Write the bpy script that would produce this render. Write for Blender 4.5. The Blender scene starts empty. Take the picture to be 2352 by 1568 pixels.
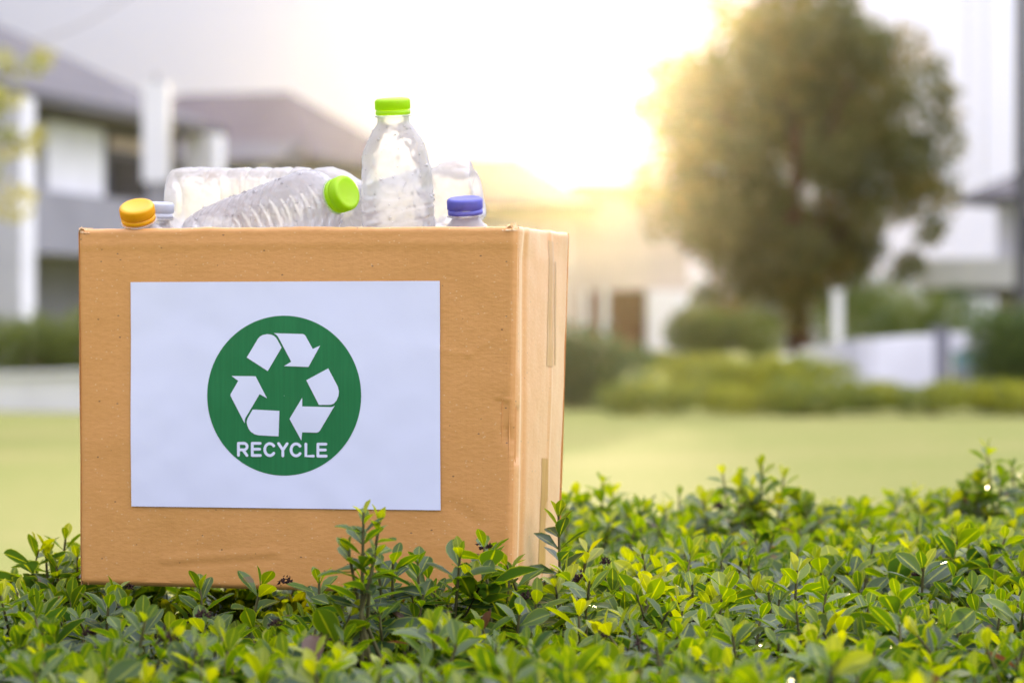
import bpy, math, random
import numpy as np
from mathutils import Vector, Matrix, noise as mnoise
from mathutils.bvhtree import BVHTree
from mathutils.geometry import tessellate_polygon

random.seed(7)
rng = np.random.default_rng(7)
R = math.radians
SC = bpy.context.scene
COL = SC.collection

# ------------------------------------------------------------------ camera
F = 6930.0                     # focal length in pixels of a 2352 px wide frame
HORIZON = 748.0
CAM_H = 1.0
cam_d = bpy.data.cameras.new("camera")
cam = bpy.data.objects.new("camera", cam_d)
COL.objects.link(cam)
cam.location = (0, 0, CAM_H)
cam.rotation_euler = (R(90), 0, 0)
cam_d.sensor_width = 36
cam_d.lens = 36 * F / 2352.0
cam_d.shift_y = -(784 - HORIZON) / 2352.0
cam_d.clip_start = 0.05
cam_d.clip_end = 3000
cam_d.dof.use_dof = True
cam_d.dof.focus_distance = 2.77
cam_d.dof.aperture_fstop = 6.2
SC.camera = cam

# ------------------------------------------------------------------ light
SUN_AZ, SUN_EL = 1.75, 4.8
HAZE_D, HAZE_G = 0.000125, 0.960
sun_dir = Vector((math.sin(R(SUN_AZ)) * math.cos(R(SUN_EL)), math.cos(R(SUN_AZ)) * math.cos(R(SUN_EL)), math.sin(R(SUN_EL))))
world = bpy.data.worlds.new("World")
SC.world = world
world.use_nodes = True
wn, wl = world.node_tree.nodes, world.node_tree.links
wn.clear()
w_out = wn.new('ShaderNodeOutputWorld')
sky = wn.new('ShaderNodeTexSky')
sky.sky_type = 'NISHITA'
sky.sun_disc = False
sky.sun_elevation = R(SUN_EL)
sky.sun_rotation = R(SUN_AZ)
sky.dust_density = 2.0
bg1 = wn.new('ShaderNodeBackground')
bg1.inputs['Strength'].default_value = 0.05
wl.new(sky.outputs[0], bg1.inputs['Color'])
# thin high overcast in front of the clear sky: brighter overhead, warm and bright round the sun
tc = wn.new('ShaderNodeTexCoord')
sep = wn.new('ShaderNodeSeparateXYZ')
wl.new(tc.outputs['Generated'], sep.inputs[0])


def wmath(op, a, b=None, clamp=False):
    n = wn.new('ShaderNodeMath')
    n.operation = op
    n.use_clamp = clamp
    for i, v in enumerate((a, b)):
        if v is None:
            continue
        if isinstance(v, (int, float)):
            n.inputs[i].default_value = v
        else:
            wl.new(v, n.inputs[i])
    return n.outputs[0]


def wmix(fac, a, b):
    n = wn.new('ShaderNodeMix')
    n.data_type = 'RGBA'
    for s, v in ((n.inputs[0], fac), (n.inputs[6], a), (n.inputs[7], b)):
        if isinstance(v, tuple):
            s.default_value = v + (1,)
        elif isinstance(v, (int, float)):
            s.default_value = v
        else:
            wl.new(v, s)
    return n.outputs[2]


up = wmath('MAXIMUM', sep.outputs['Z'], 0.0)
dotn = wn.new('ShaderNodeVectorMath')
dotn.operation = 'DOT_PRODUCT'
wl.new(tc.outputs['Generated'], dotn.inputs[0])
dotn.inputs[1].default_value = sun_dir
cs = wmath('MAXIMUM', dotn.outputs['Value'], 0.0)
ncl = wn.new('ShaderNodeTexNoise')
ncl.inputs['Scale'].default_value = 3.2
ncl.inputs['Detail'].default_value = 4
mapn = wn.new('ShaderNodeMapping')
mapn.inputs['Scale'].default_value = (1, 1, 3.5)
wl.new(tc.outputs['Generated'], mapn.inputs[0])
wl.new(mapn.outputs[0], ncl.inputs['Vector'])
cloud = wmath('MULTIPLY', wmath('SUBTRACT', ncl.outputs['Fac'], 0.5), 0.35)
base = wmix(wmath('POWER', up, 1.35), (0.46, 0.505, 0.63), (4.0, 3.9, 4.6))
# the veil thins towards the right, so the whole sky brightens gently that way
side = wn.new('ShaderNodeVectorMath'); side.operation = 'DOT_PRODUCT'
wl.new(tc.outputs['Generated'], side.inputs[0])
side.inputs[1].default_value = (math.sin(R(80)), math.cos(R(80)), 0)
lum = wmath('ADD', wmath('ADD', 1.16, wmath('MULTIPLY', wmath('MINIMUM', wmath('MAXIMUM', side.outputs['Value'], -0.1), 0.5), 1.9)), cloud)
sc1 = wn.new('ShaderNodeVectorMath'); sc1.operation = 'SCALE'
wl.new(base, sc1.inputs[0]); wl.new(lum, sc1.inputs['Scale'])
g1 = wmath('POWER', cs, 260.0)
g2 = wmath('POWER', cs, 40.0)
g3 = wmath('POWER', cs, 3.0)


def wscale(col, fac):
    n = wn.new('ShaderNodeVectorMath'); n.operation = 'SCALE'
    n.inputs[0].default_value = col
    wl.new(fac, n.inputs['Scale'])
    return n.outputs[0]


def wadd(a, b):
    n = wn.new('ShaderNodeVectorMath'); n.operation = 'ADD'
    wl.new(a, n.inputs[0]); wl.new(b, n.inputs[1])
    return n.outputs[0]


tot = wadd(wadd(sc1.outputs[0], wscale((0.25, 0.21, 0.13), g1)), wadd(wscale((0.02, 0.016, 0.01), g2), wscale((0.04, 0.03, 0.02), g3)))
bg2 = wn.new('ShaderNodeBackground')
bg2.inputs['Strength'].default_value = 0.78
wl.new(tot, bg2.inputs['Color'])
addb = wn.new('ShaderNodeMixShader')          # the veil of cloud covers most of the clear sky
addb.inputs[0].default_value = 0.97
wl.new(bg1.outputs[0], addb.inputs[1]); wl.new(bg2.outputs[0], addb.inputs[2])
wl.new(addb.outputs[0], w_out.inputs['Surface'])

sun_l = bpy.data.lights.new("sun", 'SUN')
sun_l.energy = 4.0
sun_l.angle = R(1.2)
sun_l.color = (1.0, 0.80, 0.46)
sun_o = bpy.data.objects.new("sun", sun_l)
COL.objects.link(sun_o)
sun_o.location = (0, 0, 30)
sun_o.rotation_euler = (-sun_dir).to_track_quat('-Z', 'Y').to_euler()

SC.view_settings.view_transform = 'Standard'
SC.view_settings.look = 'None'
SC.view_settings.exposure = 0.0
SC.view_settings.gamma = 1.0
SC.view_settings.use_curve_mapping = False
SC.render.engine = 'CYCLES'
cy = SC.cycles
cy.use_denoising = True
cy.max_bounces = 10
cy.diffuse_bounces = 3
cy.glossy_bounces = 4
cy.transmission_bounces = 6
cy.transparent_max_bounces = 40
cy.volume_bounces = 0
cy.caustics_reflective = False
cy.caustics_refractive = False
cy.sample_clamp_indirect = 6.0

# ------------------------------------------------------------------ helpers
WLOC = {}


def P(x, y, Y):
    """point seen at pixel (x, y) of the 2352 px frame, Y metres in front of the camera"""
    return Vector(((x - 1176.0) / F * Y, Y, CAM_H + (HORIZON - y) / F * Y))


def tag(o, label=None, cat=None, group=None, kind=None):
    if label: o['label'] = label
    if cat: o['category'] = cat
    if group: o['group'] = group
    if kind: o['kind'] = kind
    return o


def empty(name, loc, label, cat, group=None):
    o = bpy.data.objects.new(name, None)
    o.empty_display_size = 0.1
    o.location = loc
    COL.objects.link(o)
    WLOC[o] = Vector(loc)
    return tag(o, label, cat, group)


def make_mesh(name, V, Fc, mat, smooth=True, attr=None, local=None):
    V = np.asarray(V, dtype=np.float32)
    me = bpy.data.meshes.new(name)
    if isinstance(Fc, np.ndarray):
        n, k = Fc.shape
        me.vertices.add(len(V))
        me.vertices.foreach_set("co", V.ravel())
        me.loops.add(n * k)
        me.loops.foreach_set("vertex_index", Fc.astype(np.int32).ravel())
        me.polygons.add(n)
        me.polygons.foreach_set("loop_start", np.arange(0, n * k, k, dtype=np.int32))
        me.update(calc_edges=True)
    else:
        me.from_pydata([tuple(map(float, v)) for v in V], [], [tuple(f) for f in Fc])
    if smooth:
        me.polygons.foreach_set("use_smooth", np.ones(len(me.polygons), dtype=bool))
    if attr is not None:
        a = me.attributes.new("tint", 'FLOAT_VECTOR', 'POINT')
        a.data.foreach_set("vector", np.asarray(attr, dtype=np.float32).ravel())
    me.materials.append(mat)
    me.update()
    return me


def obj(name, V, Fc, mat, parent=None, smooth=False, attr=None, local=False):
    """link one mesh object; V is in world space unless local"""
    V = np.asarray(V, dtype=np.float64)
    if parent is not None and not local:
        V = V - np.array(WLOC[parent])
    me = make_mesh(name, V, Fc, mat, smooth, attr)
    o = bpy.data.objects.new(name, me)
    COL.objects.link(o)
    if parent is not None:
        o.parent = parent
        WLOC[o] = WLOC[parent].copy()
    else:
        WLOC[o] = Vector((0, 0, 0))
    return o


class MB:
    def __init__(s):
        s.V, s.F = [], []

    def add(s, V, Fc):
        b = len(s.V)
        s.V += [tuple(v) for v in V]
        s.F += [tuple(i + b for i in f) for f in Fc]
        return s

    def hexa(s, lo, hi):
        """lo, hi: four points each, counter-clockwise seen from above"""
        return s.add(list(lo) + list(hi), [(3, 2, 1, 0), (4, 5, 6, 7), (0, 1, 5, 4), (1, 2, 6, 5), (2, 3, 7, 6), (3, 0, 4, 7)])

    def box(s, a, b):
        (x0, y0, z0), (x1, y1, z1) = a, b
        return s.hexa([(x0, y0, z0), (x1, y0, z0), (x1, y1, z0), (x0, y1, z0)], [(x0, y0, z1), (x1, y0, z1), (x1, y1, z1), (x0, y1, z1)])

    def obox(s, o, d, n, s0, s1, t0, t1, z0, z1):
        """box in a rotated plan frame: o origin, d along, n across"""
        def p(a, b, z): return (o[0] + d[0] * a + n[0] * b, o[1] + d[1] * a + n[1] * b, z)
        pts = [(s0, t0), (s1, t0), (s1, t1), (s0, t1)]
        return s.hexa([p(a, b, z0) for a, b in pts], [p(a, b, z1) for a, b in pts])

    def tube(s, pts, rad, n=6, cap=True):
        pts = [Vector(p) for p in pts]
        if not hasattr(rad, '__len__'):
            rad = [rad] * len(pts)
        V, Fc = [], []
        for i, p in enumerate(pts):
            t = (pts[min(i + 1, len(pts) - 1)] - pts[max(i - 1, 0)]).normalized()
            a = t.cross(Vector((0, 0, 1)) if abs(t.z) < .9 else Vector((1, 0, 0))).normalized()
            b = t.cross(a)
            for k in range(n):
                an = 2 * math.pi * k / n
                V.append(p + (a * math.cos(an) + b * math.sin(an)) * rad[i])
        for i in range(len(pts) - 1):
            for k in range(n):
                Fc.append((i * n + k, i * n + (k + 1) % n, (i + 1) * n + (k + 1) % n, (i + 1) * n + k))
        if cap:
            Fc.append(tuple(range(n - 1, -1, -1)))
            Fc.append(tuple((len(pts) - 1) * n + k for k in range(n)))
        return s.add(V, Fc)

    def lathe(s, prof, n=32, c=(0, 0, 0)):
        V, Fc = [], []
        for r, z in prof:
            for k in range(n):
                a = 2 * math.pi * k / n
                V.append((c[0] + r * math.cos(a), c[1] + r * math.sin(a), c[2] + z))
        for i in range(len(prof) - 1):
            for k in range(n):
                Fc.append((i * n + k, i * n + (k + 1) % n, (i + 1) * n + (k + 1) % n, (i + 1) * n + k))
        return s.add(V, Fc)

    def obj(s, name, mat, parent=None, smooth=False, local=False):
        return obj(name, s.V, s.F, mat, parent, smooth, None, local)


# ------------------------------------------------------------------ materials
class NT:
    def __init__(s, name):
        s.m = bpy.data.materials.new(name)
        s.m.use_nodes = True
        s.n, s.l = s.m.node_tree.nodes, s.m.node_tree.links
        s.n.clear()
        s.out = s.n.new('ShaderNodeOutputMaterial')

    def put(s, sock, v):
        if isinstance(v, bpy.types.NodeSocket):
            s.l.new(v, sock)
        elif isinstance(v, (tuple, list)) and len(v) == 3 and sock.type == 'RGBA':
            sock.default_value = tuple(v) + (1,)
        else:
            sock.default_value = v

    def node(s, t, ins=None, **kw):
        n = s.n.new(t)
        for k, v in kw.items():
            setattr(n, k, v)
        for k, v in (ins or {}).items():
            s.put(n.inputs[k], v)
        return n

    def math(s, op, a, b=0.0, clamp=False):
        n = s.node('ShaderNodeMath', {0: a, 1: b}, operation=op)
        n.use_clamp = clamp
        return n.outputs[0]

    def mix(s, fac, a, b):
        n = s.n.new('ShaderNodeMix')
        n.data_type = 'RGBA'
        s.put(n.inputs[0], fac); s.put(n.inputs[6], a); s.put(n.inputs[7], b)
        return n.outputs[2]

    def noise(s, scale, detail=3, rough=.55, vec=None):
        n = s.node('ShaderNodeTexNoise', {'Scale': scale, 'Detail': detail, 'Roughness': rough})
        s.l.new(vec if vec is not None else s.pos(), n.inputs['Vector'])
        return n.outputs['Fac']

    def pos(s):
        return s.node('ShaderNodeTexCoord').outputs['Object']

    def mapping(s, scale, vec=None):
        n = s.node('ShaderNodeMapping', {'Scale': scale})
        s.l.new(vec if vec is not None else s.pos(), n.inputs[0])
        return n.outputs[0]

    def ramp(s, fac, a, b):
        n = s.node('ShaderNodeMapRange', {'Value': fac, 'From Min': a, 'From Max': b})
        return n.outputs[0]

    def bump(s, h, strength=.3, dist=.01):
        return s.node('ShaderNodeBump', {'Height': h, 'Strength': strength, 'Distance': dist}).outputs[0]

    def princ(s, color, rough=.6, spec=.5, **ins):
        d = {'Base Color': color, 'Roughness': rough, 'Specular IOR Level': spec}
        d.update(ins)
        return s.node('ShaderNodeBsdfPrincipled', d).outputs[0]

    def mixsh(s, fac, a, b):
        n = s.n.new('ShaderNodeMixShader')
        s.put(n.inputs[0], fac); s.l.new(a, n.inputs[1]); s.l.new(b, n.inputs[2])
        return n.outputs[0]

    def done(s, sh):
        s.l.new(sh, s.out.inputs['Surface'])
        return s.m


def plain(name, col, rough=.7, spec=.3, var=.12, scale=2.0):
    t = NT(name)
    f = t.noise(scale, 4)
    c = t.mix(t.ramp(f, .3, .7), tuple(v * (1 - var) for v in col), tuple(min(1, v * (1 + var)) for v in col))
    return t.done(t.princ(c, rough, spec))


M = {}
M['white_wall'] = plain('white render', (.72, .72, .74), .8, .2, .08, .8)
M['cream_wall'] = plain('cream render', (.52, .45, .40), .8, .2, .08, .8)
M['grey_wall'] = plain('grey render', (.25, .25, .28), .8, .2, .1, .8)
M['midgrey_wall'] = plain('warm grey render', (.34, .33, .32), .8, .2, .1, .8)
M['dark_trim'] = plain('dark grey trim', (.075, .075, .085), .7, .3, .1)
M['brown_wood'] = plain('reddish brown wood', (.26, .10, .05), .7, .3, .2, 3)
M['metal_grey'] = plain('galvanised metal', (.30, .30, .31), .5, .4, .1)
M['white_metal'] = plain('white painted metal', (.78, .78, .80), .5, .4, .04)
M['white_globe'] = plain('white opal plastic', (.82, .82, .80), .3, .5, .03)
M['bark'] = plain('brown bark', (.13, .065, .04), .9, .2, .4, 8)
M['twig'] = plain('green brown twig', (.09, .085, .03), .8, .2, .4, 60)
M['soil'] = plain('dark garden soil', (.045, .034, .024), .95, .1, .4, 30)
M['asphalt'] = plain('grey asphalt', (.06, .06, .062), .9, .2, .2, 6)
M['seed'] = plain('dry blackish brown flower head', (.030, .014, .011), .9, .2, .5, 250)


def roof_mat(name, col):
    t = NT(name)
    w = t.node('ShaderNodeTexWave', {'Scale': 2.4, 'Distortion': 0.4}, bands_direction='Z').outputs['Fac']
    n = t.noise(1.2, 4)
    c = t.mix(t.ramp(n, .3, .7), tuple(v * .85 for v in col), tuple(v * 1.15 for v in col))
    c = t.mix(t.math('MULTIPLY', w, .25), c, tuple(v * .6 for v in col))
    return t.done(t.princ(c, .85, .12, Normal=t.bump(w, .4, .03)))


M['roof_grey'] = roof_mat('grey concrete roof tiles', (.135, .13, .135))
M['roof_mauve'] = roof_mat('mauve grey roof tiles', (.125, .108, .115))
M['roof_red'] = roof_mat('dusty red brown roof tiles', (.15, .10, .085))

t = NT('dark window glass')
M['glass'] = t.done(t.princ((.016, .016, .02), .35, .06))
t = NT('beige curtain behind glass')
M['blind'] = t.done(t.princ((.50, .40, .31), .8, .05))
t = NT('teal tinted glass')
M['teal'] = t.done(t.princ((.22, .36, .37), .15, .5))

# lawn: short grass, mottled
t = NT('short lawn grass')
f1, f2 = t.noise(.35, 4), t.noise(9, 5, .7)
c = t.mix(t.ramp(f1, .3, .7), (.200, .220, .048), (.320, .275, .100))
c = t.mix(t.ramp(f2, .35, .75), c, (.165, .205, .04))
M['lawn'] = t.done(t.princ(c, .9, .15, Normal=t.bump(t.noise(60, 3), .6, .03)))

# kraft cardboard
t = NT('kraft cardboard')
po = t.pos()
streak = t.noise(1.0, 4, .6, t.mapping((120, 120, 330), po))
blot = t.noise(7, 3, .5, po)
c = t.mix(t.ramp(streak, .25, .75), (.620, .297, .083), (.695, .345, .108))
c = t.mix(t.math('MULTIPLY', t.ramp(blot, .35, .7), .35), c, (.60, .28, .085))
fl = t.node('ShaderNodeTexVoronoi', {'Scale': 1.0, 'Randomness': 1.0}, feature='F1')
t.l.new(t.mapping((190, 190, 330), po), fl.inputs['Vector'])
rnd = t.node('ShaderNodeSeparateColor', {0: fl.outputs['Color']}).outputs
light = t.math('MULTIPLY', t.math('LESS_THAN', fl.outputs['Distance'], .155), t.math('GREATER_THAN', rnd[0], .62))
darkf = t.math('MULTIPLY', t.math('LESS_THAN', fl.outputs['Distance'], .2), t.math('LESS_THAN', rnd[1], .03))
c = t.mix(t.math('MULTIPLY', light, .5), c, (.82, .66, .42))
c = t.mix(t.math('MULTIPLY', darkf, .8), c, (.10, .06, .035))
flute = t.node('ShaderNodeTexNoise', {'Scale': 1.0, 'Detail': 2.0})
t.l.new(t.mapping((240, 240, 2), po), flute.inputs['Vector'])
hgt = t.math('ADD', t.math('MULTIPLY', streak, .5), t.math('ADD', t.math('MULTIPLY', flute.outputs['Fac'], .22), t.math('MULTIPLY', blot, 1.2)))
M['card'] = t.done(t.princ(c, .38, .6, **{'Sheen Weight': .6, 'Sheen Roughness': .38, 'Sheen Tint': (.95, .94, .64, 1)}, Normal=t.bump(hgt, .4, .0014)))
t = NT('torn cardboard core')
M['torn'] = t.done(t.princ(t.mix(t.ramp(t.noise(300, 3), .3, .7), (.55, .36, .18), (.74, .55, .34)), .9, .1))
t = NT('brown packing tape')
tp = t.noise(1.0, 3, .6, t.mapping((220, 220, 14)))
M['tape'] = t.done(t.princ(t.mix(t.ramp(tp, .35, .65), (.50, .285, .085), (.60, .36, .13)), .3, .5, Normal=t.bump(tp, .3, .001)))

# paper and print
t = NT('white office paper')
pn = t.noise(9, 3)
M['paper'] = t.done(t.princ(t.mix(t.ramp(pn, .3, .7), (.705, .745, .94), (.73, .77, .955)), .55, .3, Normal=t.bump(t.noise(9, 3), .25, .006)))
t = NT('green printer ink')
gl = t.noise(1.0, 3, .6, t.mapping((400, 400, 6)))
M['ink'] = t.done(t.princ(t.mix(t.ramp(gl, .3, .7), (.010, .155, .048), (.014, .185, .058)), .5, .35, Normal=t.bump(t.noise(14, 3), .25, .004)))


def pet(name, wr):
    t = NT(name)
    po = t.pos()
    h = t.math('ADD', t.noise(55, 3, .6, po), t.math('MULTIPLY', t.noise(160, 2, .5, po), .35))
    vor = t.node('ShaderNodeTexVoronoi', {'Scale': 42.0}, feature='DISTANCE_TO_EDGE')
    t.l.new(po, vor.inputs['Vector'])
    h = t.math('ADD', h, t.math('MULTIPLY', t.math('MINIMUM', vor.outputs['Distance'], .12), 3.0))
    nb = t.bump(h, wr, .002)
    tr = t.node('ShaderNodeBsdfTransparent', {'Color': (.975, .98, .985)}).outputs[0]
    gls = t.node('ShaderNodeBsdfGlossy', {'Color': (1, 1, 1), 'Roughness': .04, 'Normal': nb}).outputs[0]
    dif = t.node('ShaderNodeBsdfDiffuse', {'Color': (.98, .98, .98), 'Normal': nb}).outputs[0]
    tl = t.node('ShaderNodeBsdfTranslucent', {'Color': (.98, .98, .98), 'Normal': nb}).outputs[0]
    milky = t.mixsh(.80, dif, tl)
    body = t.mixsh(.46, tr, milky)
    fr = t.node('ShaderNodeLayerWeight', {'Blend': .36, 'Normal': nb}).outputs['Fresnel']
    fac = t.ramp(fr, .02, .9)
    return t.done(t.mixsh(t.math('MULTIPLY', fac, .85), body, gls))


M['pet'] = pet('clear crumpled plastic', .36)
M['pet_smooth'] = pet('clear smooth plastic', .18)
t = NT('water drop')
tr = t.node('ShaderNodeBsdfTransparent', {'Color': (.80, .81, .83)}).outputs[0]
gls = t.node('ShaderNodeBsdfGlossy', {'Roughness': .03}).outputs[0]
M['drop'] = t.done(t.mixsh(t.ramp(t.node('ShaderNodeLayerWeight', {'Blend': .45}).outputs['Fresnel'], .0, .8), tr, gls))


def cap_mat(name, col, trans):
    t = NT(name)
    p = t.princ(col, .32, .5)
    tl = t.node('ShaderNodeBsdfTranslucent', {'Color': tuple(min(1, v * 1.15) for v in col)}).outputs[0]
    return t.done(t.mixsh(trans, p, tl))


M['cap_green'] = cap_mat('lime green cap plastic', (.50, .80, .012), .45)
M['cap_orange'] = cap_mat('orange cap plastic', (.95, .50, .012), .30)
M['cap_blue'] = cap_mat('violet blue cap plastic', (.16, .17, .60), .35)
M['cap_grey'] = cap_mat('pale grey cap plastic', (.62, .65, .72), .3)


def leaf_mat(name, dark, mid, young, gloss=.32, trans=.42, spec=.5):
    t = NT(name)
    a = t.node('ShaderNodeAttribute', attribute_name='tint')
    sp = t.node('ShaderNodeSeparateXYZ', {0: a.outputs['Vector']}).outputs
    n1 = t.noise(90, 3)
    tv = t.math('ADD', sp[0], t.math('MULTIPLY', t.math('SUBTRACT', n1, .5), .25))
    c = t.mix(t.ramp(tv, 0, .55), dark, mid)
    c = t.mix(t.ramp(tv, .55, 1.0), c, young)
    # pale midrib, the leaf's own mark; margin lightened to paint light through its edge
    rib = t.math('SUBTRACT', 1.0, t.ramp(t.math('ABSOLUTE', sp[1]), .02, .13), True)
    mar = t.ramp(t.math('ABSOLUTE', sp[1]), .86, 1.0)
    mk = t.math('ADD', t.math('MULTIPLY', rib, .45), t.math('MULTIPLY', mar, .35), True)
    c = t.mix(mk, c, tuple(min(1, v * 1.5 + .03) for v in young))
    # a few brown blotches on older leaves
    br = t.math('MULTIPLY', t.math('GREATER_THAN', t.noise(38, 2), .70), t.math('LESS_THAN', tv, .5))
    c = t.mix(t.math('MULTIPLY', br, .6), c, (.16, .07, .025))
    c = t.mix(t.math('LESS_THAN', sp[0], -.3), c, (.085, .042, .018))      # withered leaves
    p = t.princ(c, gloss, spec, Normal=t.bump(t.noise(160, 2), .12, .001))
    ct = t.node('ShaderNodeHueSaturation', {'Hue': .485, 'Saturation': 1.12, 'Value': 2.1, 'Color': c}).outputs[0]
    tl = t.node('ShaderNodeBsdfTranslucent', {'Color': ct}).outputs[0]
    return t.done(t.mixsh(trans, p, tl))


M['leaf'] = leaf_mat('glossy hedge leaf', (.018, .050, .010), (.074, .135, .011), (.28, .31, .014), .34, .48, .42)
M['leaf_tree'] = leaf_mat('dark tree leaf', (.034, .056, .018), (.085, .092, .024), (.24, .18, .03), .5, .46, .3)  # tones lightened and warmed: flare glow put into the leaf colour
M['leaf_low'] = leaf_mat('low garden hedge leaf', (.06, .09, .025), (.12, .155, .028), (.26, .27, .03), .5, .40, .3)
M['leaf_dark'] = leaf_mat('garden shrub leaf', (.03, .06, .02), (.06, .10, .025), (.13, .17, .03), .5, .38, .3)
M['leaf_pale'] = leaf_mat('pale yellow green leaf', (.12, .15, .04), (.20, .225, .06), (.30, .29, .09), .5, .45, .3)

# ------------------------------------------------------------------ ground
def sheet(name, pts, z, mat, kind='structure'):
    o = obj(name, [(x, y, z) for x, y in pts], [tuple(range(len(pts)))], mat)
    return tag(o, kind=kind)


sheet('lawn', [(-150, -60), (150, -60), (150, 125), (-150, 125)], 0.0, M['lawn'])
sheet('soil', [(-1.6, 1.3), (2.2, 1.3), (2.2, 4.9), (-1.6, 4.3)], 0.004, M['soil'])
sheet('street', [(-60, 40.5), (60, 40.5), (60, 46.5), (-60, 46.5)], 0.004, M['asphalt'])

# ------------------------------------------------------------------ houses
def window(parent, mb_frame, mb_pane, pane_mat, frame_mat=None):
    f = mb_frame.obj('window', frame_mat or M['white_metal'], parent)
    mb_pane.obj('pane', pane_mat, f)
    return f


def owindow(parent, o, d, n, s0, s1, t, z0, z1, pane, bars=1, frame=None, w=.07):
    """framed window standing in the wall plane t (across) between s0 and s1"""
    fr, pn = MB(), MB()
    fr.obox(o, d, n, s0, s1, t - .05, t + .03, z0, z0 + w)
    fr.obox(o, d, n, s0, s1, t - .05, t + .03, z1 - w, z1)
    fr.obox(o, d, n, s0, s0 + w, t - .05, t + .03, z0 + w, z1 - w)
    fr.obox(o, d, n, s1 - w, s1, t - .05, t + .03, z0 + w, z1 - w)
    for k in range(bars):
        c = s0 + (s1 - s0) * (k + 1) / (bars + 1)
        fr.obox(o, d, n, c - w / 2, c + w / 2, t - .05, t + .03, z0 + w, z1 - w)
    pn.obox(o, d, n, s0 + w, s1 - w, t - .015, t + .0, z0 + w, z1 - w)
    return window(parent, fr, pn, pane, frame)


def hip_roof(parent, o, d, n, s0, s1, t0, t1, z, rise, mat, ra, rb, tm=None):
    """hipped roof over the plan rectangle, ridge along d from ra to rb; thick eaves"""
    def p(a, b, zz): return (o[0] + d[0] * a + n[0] * b, o[1] + d[1] * a + n[1] * b, zz)
    tm = (t0 + t1) / 2 if tm is None else tm
    e = [p(s0, t0, z), p(s1, t0, z), p(s1, t1, z), p(s0, t1, z)]
    eb = [p(s0, t0, z - .16), p(s1, t0, z - .16), p(s1, t1, z - .16), p(s0, t1, z - .16)]
    rd = [p(ra, tm, z + rise), p(rb, tm, z + rise)]
    V = eb + e + rd
    Fc = [(3, 2, 1, 0), (0, 1, 5, 4), (1, 2, 6, 5), (2, 3, 7, 6), (3, 0, 4, 7), (4, 5, 9, 8), (5, 6, 9), (6, 7, 8, 9), (7, 4, 8)]
    ro = obj('roof', V, Fc, mat, parent)
    g = MB()
    g.obox(o, d, n, s0 - .12, s1 + .12, t0 - .12, t0 - .003, z - .18, z + .02)
    g.obox(o, d, n, s0 - .12, s0 - .003, t0, t1, z - .18, z + .02)
    g.obox(o, d, n, s1 + .003, s1 + .12, t0, t1, z - .18, z + .02)
    g.obj('gutter', M['dark_trim'], ro)
    return ro


# house at the left: street facade runs away from the camera
hd = Vector((2.32, 10)).normalized(); hn = Vector((-hd.y, hd.x))
A = (-8.37, 52.0)
h1 = empty('house', (A[0] - 3, A[1] + 4, 0), 'two storey house with grey hip roof, white columns and grey balcony at the left', 'house')
hip_roof(h1, A, hd, hn, -11.0, 10.4, 0.0, 8.6, 5.05, 2.35, M['roof_grey'], -6.8, 6.3)
MB().obox(A, hd, hn, -9.5, 9.8, 2.0, 8.0, 0, 4.89).obj('wall', M['grey_wall'], h1)
MB().obox(A, hd, hn, -9.5, 9.9, .55, 1.997, 2.30, 2.42).obox(A, hd, hn, -9.5, 9.9, .35, .547, 2.30, 3.42).obox(A, hd, hn, 9.75, 9.9, .55, 2.0, 2.42, 3.42).obj('balcony', M['grey_wall'], h1)
MB().obox(A, hd, hn, -9.0, 9.6, .6, 1.99, 4.74, 4.885).obj('soffit', M['dark_trim'], h1)
MB().obox(A, hd, hn, 2.5, 5.4, .62, 1.995, 2.43, 4.73).obj('wall_panel', M['white_wall'], h1)
MB().obox(A, hd, hn, 5.403, 9.7, .66, 1.995, 2.43, 4.73).obj('wall', M['grey_wall'], h1)
owindow(h1, A, hd, hn, 5.5, 7.65, .62, 3.30, 4.27, M['glass'], 1, M['dark_trim'])
owindow(h1, A, hd, hn, 5.5, 7.65, .62, 4.30, 4.70, M['blind'], 0, M['dark_trim'])
owindow(h1, A, hd, hn, -3.4, -.4, 1.96, 2.45, 4.5, M['glass'], 1, M['dark_trim'])
for sx in (-.95, 9.2):
    MB().obox(A, hd, hn, sx - .05, sx + .55, -.32, .30, 0, 4.87).obj('column', M['white_wall'], h1)
MB().obox(A, hd, hn, 1.45, 2.75, 1.35, 1.99, 0, 2.29).obj('pier', M['white_wall'], h1)
dr = MB().obox(A, hd, hn, .15, 1.25, 1.93, 1.985, 0, 2.1).obj('door', M['glass'], h1)
MB().obox(A, hd, hn, .25, .30, 1.88, 1.927, .95, 1.2).obj('door_handle', M['metal_grey'], dr)

# second house further down the same street
kd = Vector((3.0, 9.5)).normalized(); kn = Vector((-kd.y, kd.x))
C2 = (-4.93, 75.0)
h2 = empty('house', (C2[0] - 3, C2[1] + 5, 0), 'grey house with mauve hip roof between the left house and the bottles', 'house')
def q2(a, b, z): return (C2[0] + kd.x * a + kn.x * b, C2[1] + kd.y * a + kn.y * b, z)
e = [q2(0, 0, 5.2), q2(10, 0, 5.2), q2(10, 8.2, 5.2), q2(0, 8.2, 5.2)]
V = [(x, y, z - .16) for x, y, z in e] + e + [q2(4.6, 2.5, 7.2), q2(4.6, 5.6, 7.2)]
rf = obj('roof', V, [(3, 2, 1, 0), (0, 1, 5, 4), (1, 2, 6, 5), (2, 3, 7, 6), (3, 0, 4, 7), (4, 8, 9, 7), (5, 8, 4), (5, 6, 9, 8), (6, 7, 9)], M['roof_mauve'], h2)
MB().obox(C2, kd, kn, -.12, 10.1, -.12, -.003, 5.02, 5.22).obox(C2, kd, kn, -.12, -.003, 0, 8.2, 5.02, 5.22).obj('gutter', M['dark_trim'], rf)
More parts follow.
